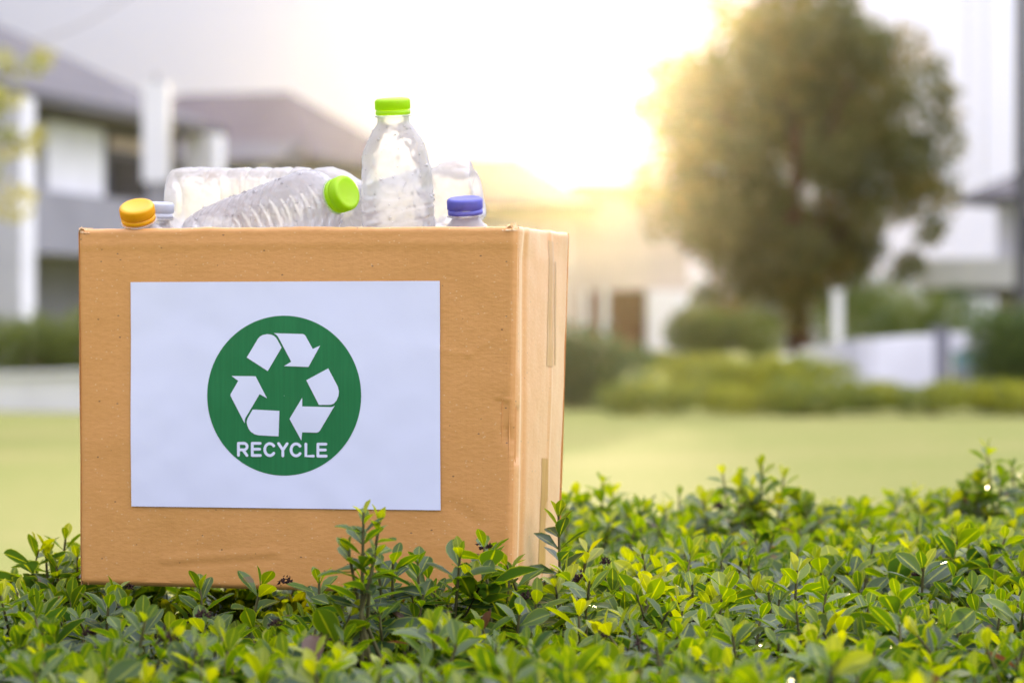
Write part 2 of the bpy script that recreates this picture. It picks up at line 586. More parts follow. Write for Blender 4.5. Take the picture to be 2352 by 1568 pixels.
MB().obox(C2, kd, kn, .7, 9.4, .7, 7.6, 0, 5.03).obj('wall', M['midgrey_wall'], h2)
e = [q2(-2.0, .2, 5.55), q2(-2.0, 8.0, 5.55)]
pr = obj('porch_roof', [q2(-1.9, .2, 5.04), q2(-1.9, 8.1, 5.04), q2(-.14, 8.1, 5.6), q2(-.14, .2, 5.6), q2(-1.9, .2, 4.9), q2(-1.9, 8.1, 4.9), q2(-.14, 8.1, 4.9), q2(-.14, .2, 4.9)],
         [(0, 3, 2, 1), (4, 5, 6, 7), (0, 1, 5, 4), (1, 2, 6, 5), (2, 3, 7, 6), (3, 0, 4, 7)], M['roof_grey'], h2)
for b in (.5, 7.6):
    MB().obox(C2, kd, kn, -1.8, -1.5, b, b + .3, 0, 4.89).obj('column', M['white_wall'], h2)
owindow(h2, C2, kn, kd, 1.6, 3.6, .66, 2.9, 4.3, M['glass'], 1)
owindow(h2, C2, kn, kd, 4.6, 6.6, .66, 2.9, 4.3, M['blind'], 1)
owindow(h2, C2, kd, kn, 2.5, 4.5, .66, 2.9, 4.3, M['glass'], 1)

# third house, straight behind the box
h3 = empty('house', (0, 101, 0), 'distant pale house with reddish hip roof right of the bottles', 'house')
xd, yd = Vector((1, 0)), Vector((0, 1))
O3 = (0, 100)
hip_roof(h3, O3, xd, yd, -4.3, 2.75, 0, 8.0, 5.05, 1.72, M['roof_red'], -1.5, .15)
MB().obox(O3, xd, yd, -3.7, 2.25, .6, 7.5, 0, 4.88).obj('wall', M['cream_wall'], h3)
owindow(h3, O3, xd, yd, -1.0, .6, .56, 2.9, 4.3, M['blind'], 1)
owindow(h3, O3, xd, yd, 1.1, 1.9, .56, 2.9, 4.3, M['blind'], 0)
MB().obox(O3, xd, yd, 2.253, 5.9, 1.2, 7.0, 2.2, 5.35).obj('upper_wing', M['cream_wall'], h3)
MB().obox(O3, xd, yd, 2.0, 6.2, .8, 7.2, 5.353, 5.75).obj('wing_roof', M['roof_red'], h3)
MB().obox(O3, xd, yd, 4.55, 5.9, .9, 6.6, 0, 2.197).obj('wing_wall', M['white_wall'], h3)
MB().obox(O3, xd, yd, 2.253, 4.547, 3.0, 6.9, 0, 2.197).obj('porch_back', M['brown_wood'], h3)
dr = MB().obox(O3, xd, yd, 3.3, 4.2, 2.93, 2.997, 0, 2.0).obj('door', M['brown_wood'], h3)
MB().obox(O3, xd, yd, 3.4, 3.46, 2.88, 2.927, .95, 1.15).obj('door_handle', M['metal_grey'], dr)
for sx in (2.35, 3.0):
    MB().obox(O3, xd, yd, sx, sx + .22, 1.0, 1.22, 0, 2.197).obj('post', M['white_wall'], h3)

# fourth house at the right edge
h4 = empty('house', (14, 85, 0), 'white house with dark eaves behind the tree at the right edge', 'house')
O4 = tuple(P(2205, 700, 84).xy)
d4 = Vector((1, -.62)).normalized(); n4 = Vector((.62, 1)).normalized()
hip_roof(h4, O4, d4, n4, 0, 12, -.2, 8, 4.55, 2.2, M['roof_grey'], 3.8, 8.2)
MB().obox(O4, d4, n4, .85, 11.5, .6, 7.5, 0, 4.38).obj('wall', M['white_wall'], h4)
MB().obox(O4, d4, n4, -.95, 11.0, -1.0, .597, 2.05, 2.85).obj('terrace', M['white_wall'], h4)
MB().obox(O4, d4, n4, -.8, 10.8, -.8, .59, 1.80, 2.045).obj('soffit', M['dark_trim'], h4)
for sx in (-.6, 3.4, 7.4):
    MB().obox(O4, d4, n4, sx, sx + .3, -.75, -.45, 0, 1.797).obj('column', M['grey_wall'], h4)
owindow(h4, O4, d4, n4, 1.6, 3.0, .56, 2.95, 4.1, M['glass'], 1)
owindow(h4, O4, d4, n4, 4.2, 6.2, .56, 2.95, 4.1, M['glass'], 1)

# ------------------------------------------------------------------ walls, posts, wires
def thing_box(name, a, b, mat, label, cat):
    o = MB().box(a, b).obj(name, mat)
    return tag(o, label, cat)


lw = empty('garden_wall', (-4, 34.5, 0), 'low white garden wall along the lawn behind the left side of the box', 'wall')
MB().hexa([(-8, 36.5, 0), (-2.9, 33.7, 0), (-2.9, 34.0, 0), (-8, 36.8, 0)], [(-8, 36.5, .33), (-2.9, 33.7, .52), (-2.9, 34.0, .52), (-8, 36.8, .33)]).obj('wall_body', M['white_wall'], lw)
MB().hexa([(-8, 36.44, .333), (-2.87, 33.62, .523), (-2.87, 34.08, .523), (-8, 36.86, .333)], [(-8, 36.44, .37), (-2.87, 33.62, .565), (-2.87, 34.08, .565), (-8, 36.86, .37)]).obj('coping', M['white_wall'], lw)

rw = empty('garden_wall', tuple(P(1990, 905, 44).xy) + (0,), 'low white corner wall behind the low hedge, right of the tree trunk', 'wall')
c0, c1, c2 = P(1835, 905, 50), P(1976, 905, 43.5), P(2146, 905, 44.5)
def wallseg(a, b, z0, z1, th=.2):
    d = (Vector(b).xy - Vector(a).xy).normalized(); n = Vector((-d.y, d.x)) * th
    return MB().hexa([(a[0], a[1], 0), (b[0], b[1], 0), (b[0] + n.x, b[1] + n.y, 0), (a[0] + n.x, a[1] + n.y, 0)],
                     [(a[0], a[1], z0), (b[0], b[1], z1), (b[0] + n.x, b[1] + n.y, z1), (a[0] + n.x, a[1] + n.y, z0)])
wallseg(c0, c1, .62, .82).obj('wall_body', M['white_wall'], rw)
wallseg(c1 + Vector((.21, .01, 0)), c2, .80, .86).obj('wall_body', M['white_wall'], rw)
gp = P(2162, 905, 44.6)
tag(MB().box((gp.x - .12, gp.y, 0), (gp.x + .12, gp.y + .24, .93)).box((gp.x - .15, gp.y - .03, .933), (gp.x + .15, gp.y + .27, .98)).obj('gate_pillar', M['grey_wall']),
    'short grey gate pillar between the white corner wall and the teal glass gate', 'pillar')
gg = empty('garden_gate', tuple(P(2224, 905, 45).xy) + (0,), 'white framed gate with teal glass beside the dark round bush', 'gate')
ga, gb = P(2184, 905, 45).x, P(2266, 905, 45).x
fm = MB()
for a_, b_ in (((ga, 45, .62), (gb, 45.06, .90)), ((ga, 45, 0), (gb, 45.06, .12)), ((ga - .05, 45, 0), (ga - .001, 45.06, .92)), ((gb + .001, 45, 0), (gb + .05, 45.06, .92))):
    MB().box(a_, b_).obj('frame_bar', M['white_metal'], gg)
MB().box((ga + .03, 45.015, .36), (gb - .03, 45.035, .617)).obj('pane', M['teal'], gg)
MB().box((ga + .03, 45.01, .123), (gb - .03, 45.05, .357)).obj('lower_panel', M['grey_wall'], gg)

wp = P(1925, 800, 52)
tag(MB().box((wp.x - .08, wp.y, 0), (wp.x + .08, wp.y + .2, 1.55)).box((wp.x - .10, wp.y - .03, 1.553), (wp.x + .10, wp.y + .23, 1.62)).obj('white_post', M['white_metal']),
    'slim white post standing right of the big tree trunk', 'post')

for px, py, Y, lab in ((1811, 838, 41.5, 'white globe garden lamp on the low hedge at the left end of the corner wall'),
                       (1368, 812, 42.0, 'white globe garden lamp beside the brown shrub next to the box')):
    p = P(px, py, Y)
    gl = empty('garden_lamp', (p.x, p.y, 0), lab, 'lamp')
    MB().tube([(p.x, p.y, 0), (p.x, p.y, p.z - .13)], .03, 8).obj('stem', M['metal_grey'], gl)
    MB().lathe([(.15 * math.sin(a), -.15 * math.cos(a)) for a in np.linspace(.02, math.pi - .02, 10)], 16, p).obj('globe', M['white_globe'], gl, True)

bp = P(358, 800, 46)
sp = empty('street_banner', (bp.x, bp.y, 0), 'tall blank white panel on a slim grey post in front of the grey roofed house', 'sign')
MB().tube([(bp.x, bp.y + .12, 0), (bp.x, bp.y + .12, P(0, 168, 46).z)], .035, 8).obj('post', M['metal_grey'], sp)
MB().box((bp.x - .205, bp.y - .03, P(0, 418, 46).z), (bp.x + .205, bp.y + .05, P(0, 192, 46).z)).obj('panel', M['white_metal'], sp)
MB().box((bp.x - .18, bp.y + .052, P(0, 400, 46).z), (bp.x + .18, bp.y + .085, P(0, 390, 46).z)).box((bp.x - .18, bp.y + .052, P(0, 222, 46).z), (bp.x + .18, bp.y + .085, P(0, 212, 46).z)).obj('bracket', M['metal_grey'], sp)

up_ = P(2349, 700, 60)
ut = empty('utility_pole', (up_.x, up_.y, 0), 'grey utility pole with a crossarm at the right edge', 'utility pole')
MB().tube([(up_.x, up_.y, 0), (up_.x, up_.y, 9.0)], [.16, .12], 10).obj('pole', M['dark_trim'], ut)
MB().box((up_.x - 1.1, up_.y - .05, 8.2), (up_.x + 1.1, up_.y + .05, 8.32)).obj('crossarm', M['metal_grey'], ut)
for k, (dx) in enumerate((-.95, .95)):
    MB().tube([(up_.x + dx, up_.y, 8.325), (up_.x + dx, up_.y, 8.5)], .04, 8).obj('insulator', M['white_metal'], ut)
for a, b, lab in ((P(-60, 125, 40), P(330, -35, 62), 'thin dark overhead cable crossing the sky above the left roof'),
                  (P(2225, -40, 57), P(2222, 470, 83), 'thin dark cable dropping past the right house, nearer the tree'),
                  (P(2262, -40, 57), P(2259, 440, 83), 'thin dark cable dropping past the right house, nearer the pole')):
    pts = [a.lerp(b, k / 12) - Vector((0, 0, .25 * math.sin(math.pi * k / 12))) for k in range(13)]
    tag(MB().tube(pts, .014, 6).obj('overhead_cable', M['dark_trim']), lab, 'cable')

# ------------------------------------------------------------------ distant foliage
def leaf_cloud(pts, size, tint, seed, aspect=.5):
    """one folded leaf (two quads) per point, random orientation"""
    r = np.random.default_rng(seed)
    n = len(pts)
    d = r.normal(size=(n, 3)); d /= np.linalg.norm(d, axis=1)[:, None]
    u = r.normal(size=(n, 3)); u -= (u * d).sum(1)[:, None] * d; u /= np.linalg.norm(u, axis=1)[:, None]
    w = np.cross(d, u)
    s = size * r.uniform(.6, 1.4, (n, 1))
    a = pts - d * s * .5
    b = pts + d * s * .5
    l = pts + u * s * aspect * .5 + w * s * .12
    rr = pts - u * s * aspect * .5 + w * s * .12
    V = np.stack([a, l, b, rr], 1).reshape(-1, 3)
    i = np.arange(n)[:, None] * 4
    Fc = np.concatenate([i + np.array([[0, 1, 2]]), i + np.array([[0, 2, 3]])], 1).reshape(-1, 3)
    at = np.zeros((n, 4, 3)); at[:, :, 0] = np.clip(tint, 0, 1)[:, None]
    at[:, 1, 1] = .6; at[:, 3, 1] = -.6; at[:, (0, 2), 1] = .35
    return V, Fc, at.reshape(-1, 3)


def clump_points(clumps, n, r, shell=.45):
    """points in a set of ellipsoids, denser to the outside"""
    w = np.array([c[3] * c[4] * c[5] for c in clumps]) ** .75
    k = r.choice(len(clumps), n, p=w / w.sum())
    c = np.array(clumps)[k]
    d = r.normal(size=(n, 3)); d /= np.linalg.norm(d, axis=1)[:, None]
    rad = r.uniform(shell ** 3, 1, n) ** (1 / 3)
    return c[:, :3] + d * rad[:, None] * c[:, 3:6], k


# the big tree
TY = 80.0
TS = TY / 50.0
tr0 = P(1835, 860, TY)
tree = empty('tree', (tr0.x, TY, 0), 'large dense round tree with a reddish brown trunk behind the low hedges', 'tree')
r = np.random.default_rng(3)
cc = P(1825, 345, TY)
clumps = []
for k in range(185):
    while True:
        v = r.uniform(-1, 1, 3)
        if np.linalg.norm(v) < 1: break
    v = v / max(np.linalg.norm(v), .05) * (np.linalg.norm(v) ** .6) * .90
    x, z = v[0] * 2.56 * TS, v[2] * 2.85 * TS
    if z < -1.2 * TS: x *= .82
    s = r.uniform(.36, .66) * TS
    clumps.append((cc.x + x, cc.y + v[1] * 2.3 * TS, cc.z + z, s, s, s * .85))
for k in range(34):   # twiggy outliers that break the outline
    a = r.uniform(0, 2 * math.pi)
    clumps.append((cc.x + math.cos(a) * 2.6 * TS, cc.y + r.uniform(-1, 1), cc.z + math.sin(a) * 2.85 * TS, .28 * TS, .28 * TS, .24 * TS))
for px, py in ((2150, 250), (2180, 265), (2120, 330), (1500, 230), (1480, 170), (2175, 205)):
    q = P(px, py, TY + r.uniform(-.5, .5))
    clumps.append((q.x, q.y, q.z, .26 * TS, .26 * TS, .2 * TS))
pts, kk = clump_points(clumps, 54000, r, .2)
ct = r.uniform(.0, .75, len(clumps))
V, Fc, at = leaf_cloud(pts, .205, ct[kk] + r.normal(0, .15, len(pts)), 4)
tag(obj('crown', V, Fc, M['leaf_tree'], tree, False, at), kind='stuff')
mb = MB()
mb.tube([(tr0.x, TY, 0), (tr0.x + .03, TY, 1.2), (tr0.x - .08, TY, 2.4), (cc.x, TY, cc.z - 1.6), (cc.x + .1, TY, cc.z + 2.2)], [.38, .28, .25, .19, .06], 10)
mb.obj('trunk', M['bark'], tree, True)
for k in range(9):
    a = 2 * math.pi * k / 9 + .3
    z0 = 2.2 + .35 * k
    MB().tube([(tr0.x - .05, TY, z0), (tr0.x + 1.1 * math.cos(a), TY + 1.1 * math.sin(a), z0 + 1.2), (cc.x + 2.7 * math.cos(a), TY + 2.5 * math.sin(a), z0 + 2.7)], [.13, .08, .03], 7).obj('limb', M['bark'], tree, True)

# young tree whose outer twigs reach in at the left edge
q = P(-150, 300, 26)
yt = empty('tree', (q.x, q.y, 0), 'slender young tree with pale yellow green leaves reaching in at the left edge', 'tree')
r = np.random.default_rng(5)
cl = [(q.x + r.normal(0, .38), q.y + r.normal(0, .35), q.z + r.normal(0, .5), .24, .24, .2) for k in range(22)]
for px, py in ((20, 180), (75, 150), (95, 135), (30, 230), (5, 130), (40, 320), (85, 310), (20, 350), (60, 340), (10, 300), (0, 240)):
    v = P(px, py, 26 + r.uniform(-.2, .2)); cl.append((v.x, v.y, v.z, .13, .13, .10))
pts, kk = clump_points(cl, 2600, r, .1)
V, Fc, at = leaf_cloud(pts, .085, r.uniform(.2, 1, len(cl))[kk], 6)
tag(obj('crown', V, Fc, M['leaf_pale'], yt, False, at), kind='stuff')
MB().tube([(q.x, q.y, 0), (q.x + .04, q.y, 1.4), (q.x, q.y, 2.4), (q.x - .05, q.y, 3.4)], [.06, .05, .035, .012], 8).obj('trunk', M['bark'], yt, True)
for px, py in ((75, 150), (85, 310), (20, 230)):
    v = P(px, py, 26)
    MB().tube([(q.x, q.y, v.z - .55), (q.x + .3, q.y, v.z - .2), tuple(v)], [.02, .014, .006], 6).obj('branch', M['bark'], yt, True)


def shrub(name, label, cat, clumps, n, size, mat, seed, base, group=None, lo=.15, hi=.9):
    e = empty(name, (base[0], base[1], 0), label, cat, group)
    r = np.random.default_rng(seed)
    pts, kk = clump_points(clumps, n, r, .55)
    pts[:, 2] = np.maximum(pts[:, 2], .02)
    V, Fc, at = leaf_cloud(pts, size, r.uniform(lo, hi, len(clumps))[kk] + r.normal(0, .12, n), seed + 1)
    tag(obj('foliage', V, Fc, mat, e, False, at), kind='stuff')
    mb = MB()
    for k in range(5):
        c = clumps[r.integers(len(clumps))]
        mb.tube([(base[0] * .3 + c[0] * .7, base[1] * .3 + c[1] * .7, 0), (c[0], c[1], c[2])], [.03, .012], 5)
    mb.obj('stems', M['bark'], e)
    return e


def row(x0, x1, y0, y1, Y, rx, seed, ytop_j=.05, depth=.4):
    """clumps filling a pixel band x0..x1, top y0, bottom y1 at distance Y"""
    r = np.random.default_rng(seed)
    out, x = [], x0
    while x < x1:
        zt = P(0, y0, Y).z + r.normal(0, ytop_j)
        zb = max(.05, P(0, y1, Y).z)
        for j in range(3):
            hz = (zt - zb) / 2
            out.append((P(x, 0, Y).x + r.normal(0, rx * .3), Y + r.uniform(-depth, depth), zb + hz * r.uniform(.7, 1.1), rx * r.uniform(.8, 1.3), rx, hz * r.uniform(.85, 1.1)))
        x += rx * F / Y * .8
    return out


shrub('low_hedge', 'low rounded yellow green hedge along the far edge of the lawn', 'hedge', row(1425, 2600, 872, 960, 33.5, .34, 11, .05), 16000, .06, M['leaf_low'], 12, (6, 33.5), None, .2, 1)
shrub('low_hedge', 'second low bright hedge in front of the tree trunk', 'hedge', row(1590, 1930, 818, 905, 38, .35, 13, .05), 6000, .07, M['leaf_low'], 14, (4, 38), None, .3, 1)
shrub('shrub', 'dark brownish green shrub right beside the box edge', 'shrub', row(1215, 1400, 760, 930, 36, .4, 15, .1), 5000, .08, M['leaf_dark'], 16, (1, 36), None, 0, .3)
shrub('garden_hedge', 'tall clipped green hedge above the low white wall at the left', 'hedge', row(-260, 640, 712, 900, 43, .45, 17, .04), 22000, .085, M['leaf_low'], 18, (-5.5, 43), None, .0, .7)
shrub('shrub', 'dark green round bush beside the teal glass gate', 'shrub', row(2275, 2420, 690, 900, 43, .4, 19, .08), 6000, .08, M['leaf_dark'], 20, (7.1, 43), None, .1, .8)
shrub('shrub', 'green bushy shrubs under the tree right of its trunk', 'shrub', row(1960, 2200, 660, 815, 76, .8, 21, .25), 7000, .11, M['leaf_dark'], 22, (10, 76), None, .2, 1)
shrub('shrub', 'yellow green bushes under the tree left of its trunk', 'shrub', row(1590, 1715, 705, 815, 76, .7, 23, .25), 8000, .11, M['leaf_dark'], 24, (5.6, 76), None, .3, 1)
shrub('shrub', 'green bushes at the foot of the distant pale house', 'shrub', row(1290, 1560, 800, 850, 70, .6, 25, .1), 5000, .11, M['leaf_dark'], 26, (2.4, 70), None, .1, .8)
shrub('shrub', 'tall hazy shrubs between the pale house and the right house', 'shrub', row(1560, 2260, 655, 820, 112, 1.3, 27, .4), 9000, .2, M['leaf_dark'], 28, (11, 112), None, .1, .8)

#@@BOX
# ------------------------------------------------------------------ cardboard box
BY, BDY, BW, BD, BTH = 2.80, 0.108, 0.436, 0.22, math.atan2(.108, .422)
FRb, FRt = P(1173, 1369, 2.80), P(1187, 530, 2.80)
FLb, FLt = P(186, 1342, 2.908), P(180, 534, 2.908)
NF = (FRb - FLb).cross(FLt - FLb).normalized()
if NF.y > 0: NF = -NF
BKv = Vector((math.sin(R(14.5)), math.cos(R(14.5)), 0)) * BD * .95
BRb, BRt = FRb + BKv + Vector((0, 0, .006)), FRt + BKv
BRb += Vector((-.004, 0, 0))
BRt.z = P(1299, 545, BRt.y).z
BLb, BLt = FLb + BKv, FLt + BKv
NS = (BRb - FRb).cross(FRt - FRb).normalized()
if NS.x < 0: NS = -NS
SUNK = Vector((0, 0, 0))


def ridge(p, a, b, w):
    """distance based crease between two points of the (u, v) square"""
    ax, ay = a; bx, by = b
    t = ((p[0] - ax) * (bx - ax) + (p[1] - ay) * (by - ay)) / ((bx - ax) ** 2 + (by - ay) ** 2)
    f = 1.0 if 0 < t < 1 else math.exp(-((min(abs(t), abs(t - 1))) / .15) ** 2)
    t = min(max(t, 0), 1)
    d = math.hypot(p[0] - ax - t * (bx - ax), p[1] - ay - t * (by - ay))
    return f * math.exp(-(d / w) ** 2)


def side_sign(p, a, b):
    return (b[0] - a[0]) * (p[1] - a[1]) - (b[1] - a[1]) * (p[0] - a[0])


def disp_front(u, v):
    p = (u, v)
    d = .0030 * math.sin(math.pi * u) * math.sin(math.pi * v) + .0016 * mnoise.noise((u * 3.1, v * 2.7, 4.0)) + .0004 * mnoise.noise((u * 14, v * 11, 9.0))
    d += .00025 * ridge(p, (.83, .675), (.90, .66), .007) + .00025 * ridge(p, (.90, .66), (.955, .71), .008)
    d -= .0009 * ridge(p, (.972, .54), (.988, .43), .014)
    d += .0010 * ridge(p, (.962, .545), (.992, .535), .004) - .0006 * ridge(p, (.985, .46), (1.0, .40), .010)
    d += .0004 * ridge(p, (.20, .075), (.46, .105), .012) - .0003 * ridge(p, (.20, .058), (.46, .085), .012)
    d -= .0005 * ridge(p, (.86, .25), (.93, .19), .02)
    d -= .0035 * max(0.0, (u - .990) / .010) ** 2 + .0020 * max(0.0, (.008 - u) / .008) ** 2
    d -= .0040 * max(0.0, (.012 - v) / .012) ** 2
    d += .0005 * ridge(p, (0, .965), (1, .968), .014) + .0006 * mnoise.noise((u * 9, 3.3, 1.0)) * (v > .9) * (v - .9) * 10
    return d


def disp_side(u, v):
    p = (u, v)
    d = .0014 * mnoise.noise((u * 2.3, v * 3.1, 14.0)) + .0004 * mnoise.noise((u * 9, v * 14, 19.0)) + .003 * math.sin(math.pi * u) * math.sin(math.pi * v)
    d -= .0020 * ridge(p, (.17, .0), (.15, 1.0), .035)
    d += .0012 * ridge(p, (.09, .0), (.08, .6), .03) - .0022 * ridge(p, (.05, .50), (.06, .38), .05)
    d -= .0035 * max(0.0, (.05 - u) / .05) ** 2 + .003 * max(0.0, (u - .96) / .04) ** 2
    d += .0010 * ridge(p, (.64, 0), (.64, 1), .02)
    d += .002 * max(0, v - .93) / .07 * math.sin(u * 9)
    return d


def surf(bl, br, tl, tr, nrm, disp):
    def S(u, v, off=0.0):
        p = (bl.lerp(br, u)).lerp(tl.lerp(tr, u), v)
        p.z += max(0, v - .9) * 10 * (.0011 * mnoise.noise((u * 7, bl.x * 9, 5.0)) + .0005 * mnoise.noise((u * 31, bl.x * 9, 5.0)))
        return p + nrm * (disp(u, v) + off)
    return S


S_front = surf(FLb, FRb, FLt, FRt, NF, disp_front)
S_side = surf(FRb, BRb, FRt, BRt, NS, disp_side)


def proj(p):
    return np.array([1176 + p.x / p.y * F, HORIZON - (p.z - CAM_H) / p.y * F])


def uv_of(S, px, py):
    """surface coordinates of the spot seen at a pixel"""
    u, v, t = .5, .5, np.array([px, py])
    for _ in range(7):
        f = proj(S(u, v)); e = 1e-3
        J = np.stack([(proj(S(u + e, v)) - f) / e, (proj(S(u, v + e)) - f) / e], 1)
        du = np.linalg.solve(J, t - f)
        u += du[0]; v += du[1]
    return u, v


def panel(name, S, nrm, nu, nv, th, mat, parent, rim=.0042):
    rows = []
    vs = np.linspace(0, 1, nv)
    us = np.linspace(0, 1, nu)
    V = []
    for v in vs:
        V += [S(u, v) for u in us]
    nr = nv
    for k in range(1, 7):
        a = math.pi * k / 6
        for u in us:
            p = S(u, 1.0)
            V.append(p - nrm * (th / 2 * (1 - math.cos(a))) + Vector((0, 0, rim * math.sin(a))))
        nr += 1
    for v in (.9, .75, .5, .25, .0):
        V += [S(u, v) - nrm * th for u in us]
        nr += 1
    Fc = []
    for j in range(nr - 1):
        for i in range(nu - 1):
            a = j * nu + i
            Fc.append((a, a + 1, a + nu + 1, a + nu))
    return obj(name, V, Fc, mat, parent, True)


bc = (FLb + FRb + BRb + BLb) / 4
box = empty('cardboard_box', tuple(bc), 'open brown cardboard box with a white RECYCLE sheet, set on the clipped hedge', 'cardboard box')
panel('front_panel', S_front, NF, 190, 150, .007, M['card'], box)
panel('side_panel', S_side, NS, 70, 150, .007, M['card'], box)
zero = lambda u, v: .001 * mnoise.noise((u * 4, v * 4, 2.0))
panel('side_panel', surf(BLb, FLb, BLt, FLt, -NS, zero), -NS, 20, 20, .007, M['card'], box)
panel('back_panel', surf(BRb, BLb, BRt, BLt, -NF, zero), -NF, 30, 20, .007, M['card'], box)
ins = lambda p, q: p.lerp(q, .004) + Vector((0, 0, .004))
MB().hexa([tuple(ins(p, bc)) for p in (FLb, FRb, BRb, BLb)], [tuple(ins(p, bc) + Vector((0, 0, .006))) for p in (FLb, FRb, BRb, BLb)]).obj('bottom_panel', M['card'], box)


def decal(name, S, corners, nu, nv, off, mat, parent, wob=0.0, seed=0.0):
    """thin sheet stuck on a surface between four pixel corners tl tr br bl"""
    tl, tr_, br, bl = [uv_of(S, *c) for c in corners]
    V, Fc = [], []
    for j in range(nv):
        for i in range(nu):
            a, b = i / (nu - 1), j / (nv - 1)
            u = (bl[0] * (1 - a) + br[0] * a) * (1 - b) + (tl[0] * (1 - a) + tr_[0] * a) * b
            v = (bl[1] * (1 - a) + br[1] * a) * (1 - b) + (tl[1] * (1 - a) + tr_[1] * a) * b
            ed = 4 * max(abs(a - .5), abs(b - .5)) ** 2
            w = wob * (mnoise.noise((a * 3 + seed, b * 3, 1.0)) * .5 + .5) * ed
            V.append(S(u, v, off + w))
    for j in range(nv - 1):
        for i in range(nu - 1):
            k = j * nu + i
            Fc.append((k, k + 1, k + nu + 1, k + nu))
    return obj(name, V, Fc, mat, parent, True)


for k, cs_ in enumerate((((1258, 552), (1271, 556), (1269, 843), (1255, 840)), ((1244, 1051), (1258, 1053), (1252, 1300), (1236, 1296)))):
    decal('packing_tape', S_side, cs_, 5, 40, .00018, M['tape'], box, .0002, k * 7.0)
decal('packing_tape', S_side, ((1274, 600), (1277, 602), (1276, 838), (1273, 837)), 3, 20, .0002, M['tape'], box, .0002, 3.0)

# frayed torn corners of the rim
r = np.random.default_rng(31)
for (xa, xb, S, hh) in ((1148, 1189, S_front, 15), (179, 206, S_front, 12)):
    V, Fc = [], []
    n = 16
    for i in range(n):
        x = xa + (xb - xa) * i / (n - 1)
        e_ = min(1, .25 + i / n) if xa > 600 else min(1, .25 + (n - i) / n)
        u = uv_of(S, x, 560)[0]
        b = S(u, .992, .0006)
        for j, hgt in enumerate((0, .5, 1.0)):
            z = hgt * hh * .00041 * e_ * (1 + r.uniform(-.5, .5) * (j == 2)) + .003
            V.append(b + Vector((r.normal(0, .0005), r.normal(0, .0008) + .002 * j, z)))
        V.append(b + Vector((0, .0055, .001)))
    for i in range(n - 1):
        for j in range(3):
            k = i * 4 + j
            Fc.append((k, k + 4, k + 5, k + 1))
    obj('torn_corner', V, Fc, M['torn'], box, False)

# sheet with the printed emblem
sign = decal('paper_sign', S_front, ((301, 648), (1011, 645), (1013, 1171), (303, 1162)), 72, 54, .0007, M['paper'], box, .0012, 1.0)
sign['label'] = 'white landscape paper sheet with a green recycling emblem'


def cpx(cx, cy):
    """pixel of the close-up used to read the emblem -> 2352 px frame"""
    return ((700 + cx / 1.8444) / 1.7415, (1150 + cy / 1.8444) / 1.7415)


def flat_poly(polys, off):
    V, Fc = [], []
    for poly in polys:
        b = len(V)
        pts = [cpx(*p) for p in poly]
        tris = [tuple(t_) for t_ in tessellate_polygon([[Vector((p[0], p[1], 0)) for p in pts]])]
        mids = {}

        def mid(i, j):
            k = (min(i, j), max(i, j))
            if k not in mids:
                pts.append(((pts[i][0] + pts[j][0]) / 2, (pts[i][1] + pts[j][1]) / 2))
                mids[k] = len(pts) - 1
            return mids[k]
        for _ in range(3):          # fine enough to follow the bulge of the sheet
            tris = [q for (i, j, k) in tris for q in ((i, mid(i, j), mid(k, i)), (mid(i, j), j, mid(j, k)), (mid(k, i), mid(j, k), k), (mid(i, j), mid(j, k), mid(k, i)))]
        V += [S_front(*uv_of(S_front, *p), off) for p in pts]
        Fc += [tuple(b + i for i in t_) for t_ in tris]
    return V, Fc


SIGN_OFF = .0007 + .00035
WOB = lambda p: 0
# green disc: rings so that it follows the sheet
V, Fc = [], []
NR, NA = 14, 96
for i in range(NR + 1):
    for k in range(NA):
        a = 2 * math.pi * k / NA
        rr = max(i, .05) / NR
        V.append(S_front(*uv_of(S_front, *cpx(808 + 568 * rr * math.cos(a), 796 + 589 * rr * math.sin(a))), SIGN_OFF))
for i in range(NR):
    for k in range(NA):
        Fc.append((i * NA + k, i * NA + (k + 1) % NA, (i + 1) * NA + (k + 1) % NA, (i + 1) * NA + k))
obj('green_disc', V, Fc, M['ink'], sign, True)
P1 = [(533, 515), (605, 395), (613, 380), (630, 361), (652, 349), (683, 343), (712, 346), (733, 355), (748, 368), (760, 386), (790, 442), (688, 615)]
P2 = [(733, 336), (945, 342), (957, 346), (966, 355), (1020, 452), (1075, 427), (988, 585), (808, 578), (861, 546), (766, 366), (757, 353), (747, 345)]
P3 = [(1134, 595), (1205, 730), (1213, 765), (1209, 800), (1195, 832), (1175, 855), (1150, 864), (1065, 864), (972, 682)]
P4 = [(942, 811), (942, 875), (1155, 880), (1170, 876), (1183, 868), (1073, 1053), (1063, 1064), (1048, 1069), (942, 1066), (936, 1127), (848, 967)]
P5 = [(774, 908), (768, 1096), (620, 1088), (590, 1080), (562, 1061), (545, 1037), (534, 1005), (533, 985), (540, 962), (577, 898)]
P6 = [(421, 651), (598, 653), (682, 815), (628, 785), (525, 958), (519, 972), (518, 1000), (413, 797), (414, 785), (470, 687)]
ART = SIGN_OFF + .0004
for a, b in ((P1, P2), (P3, P4), (P5, P6)):
    V, Fc = flat_poly((a, b), ART)
    obj('arrow', V, Fc, M['paper'], sign)


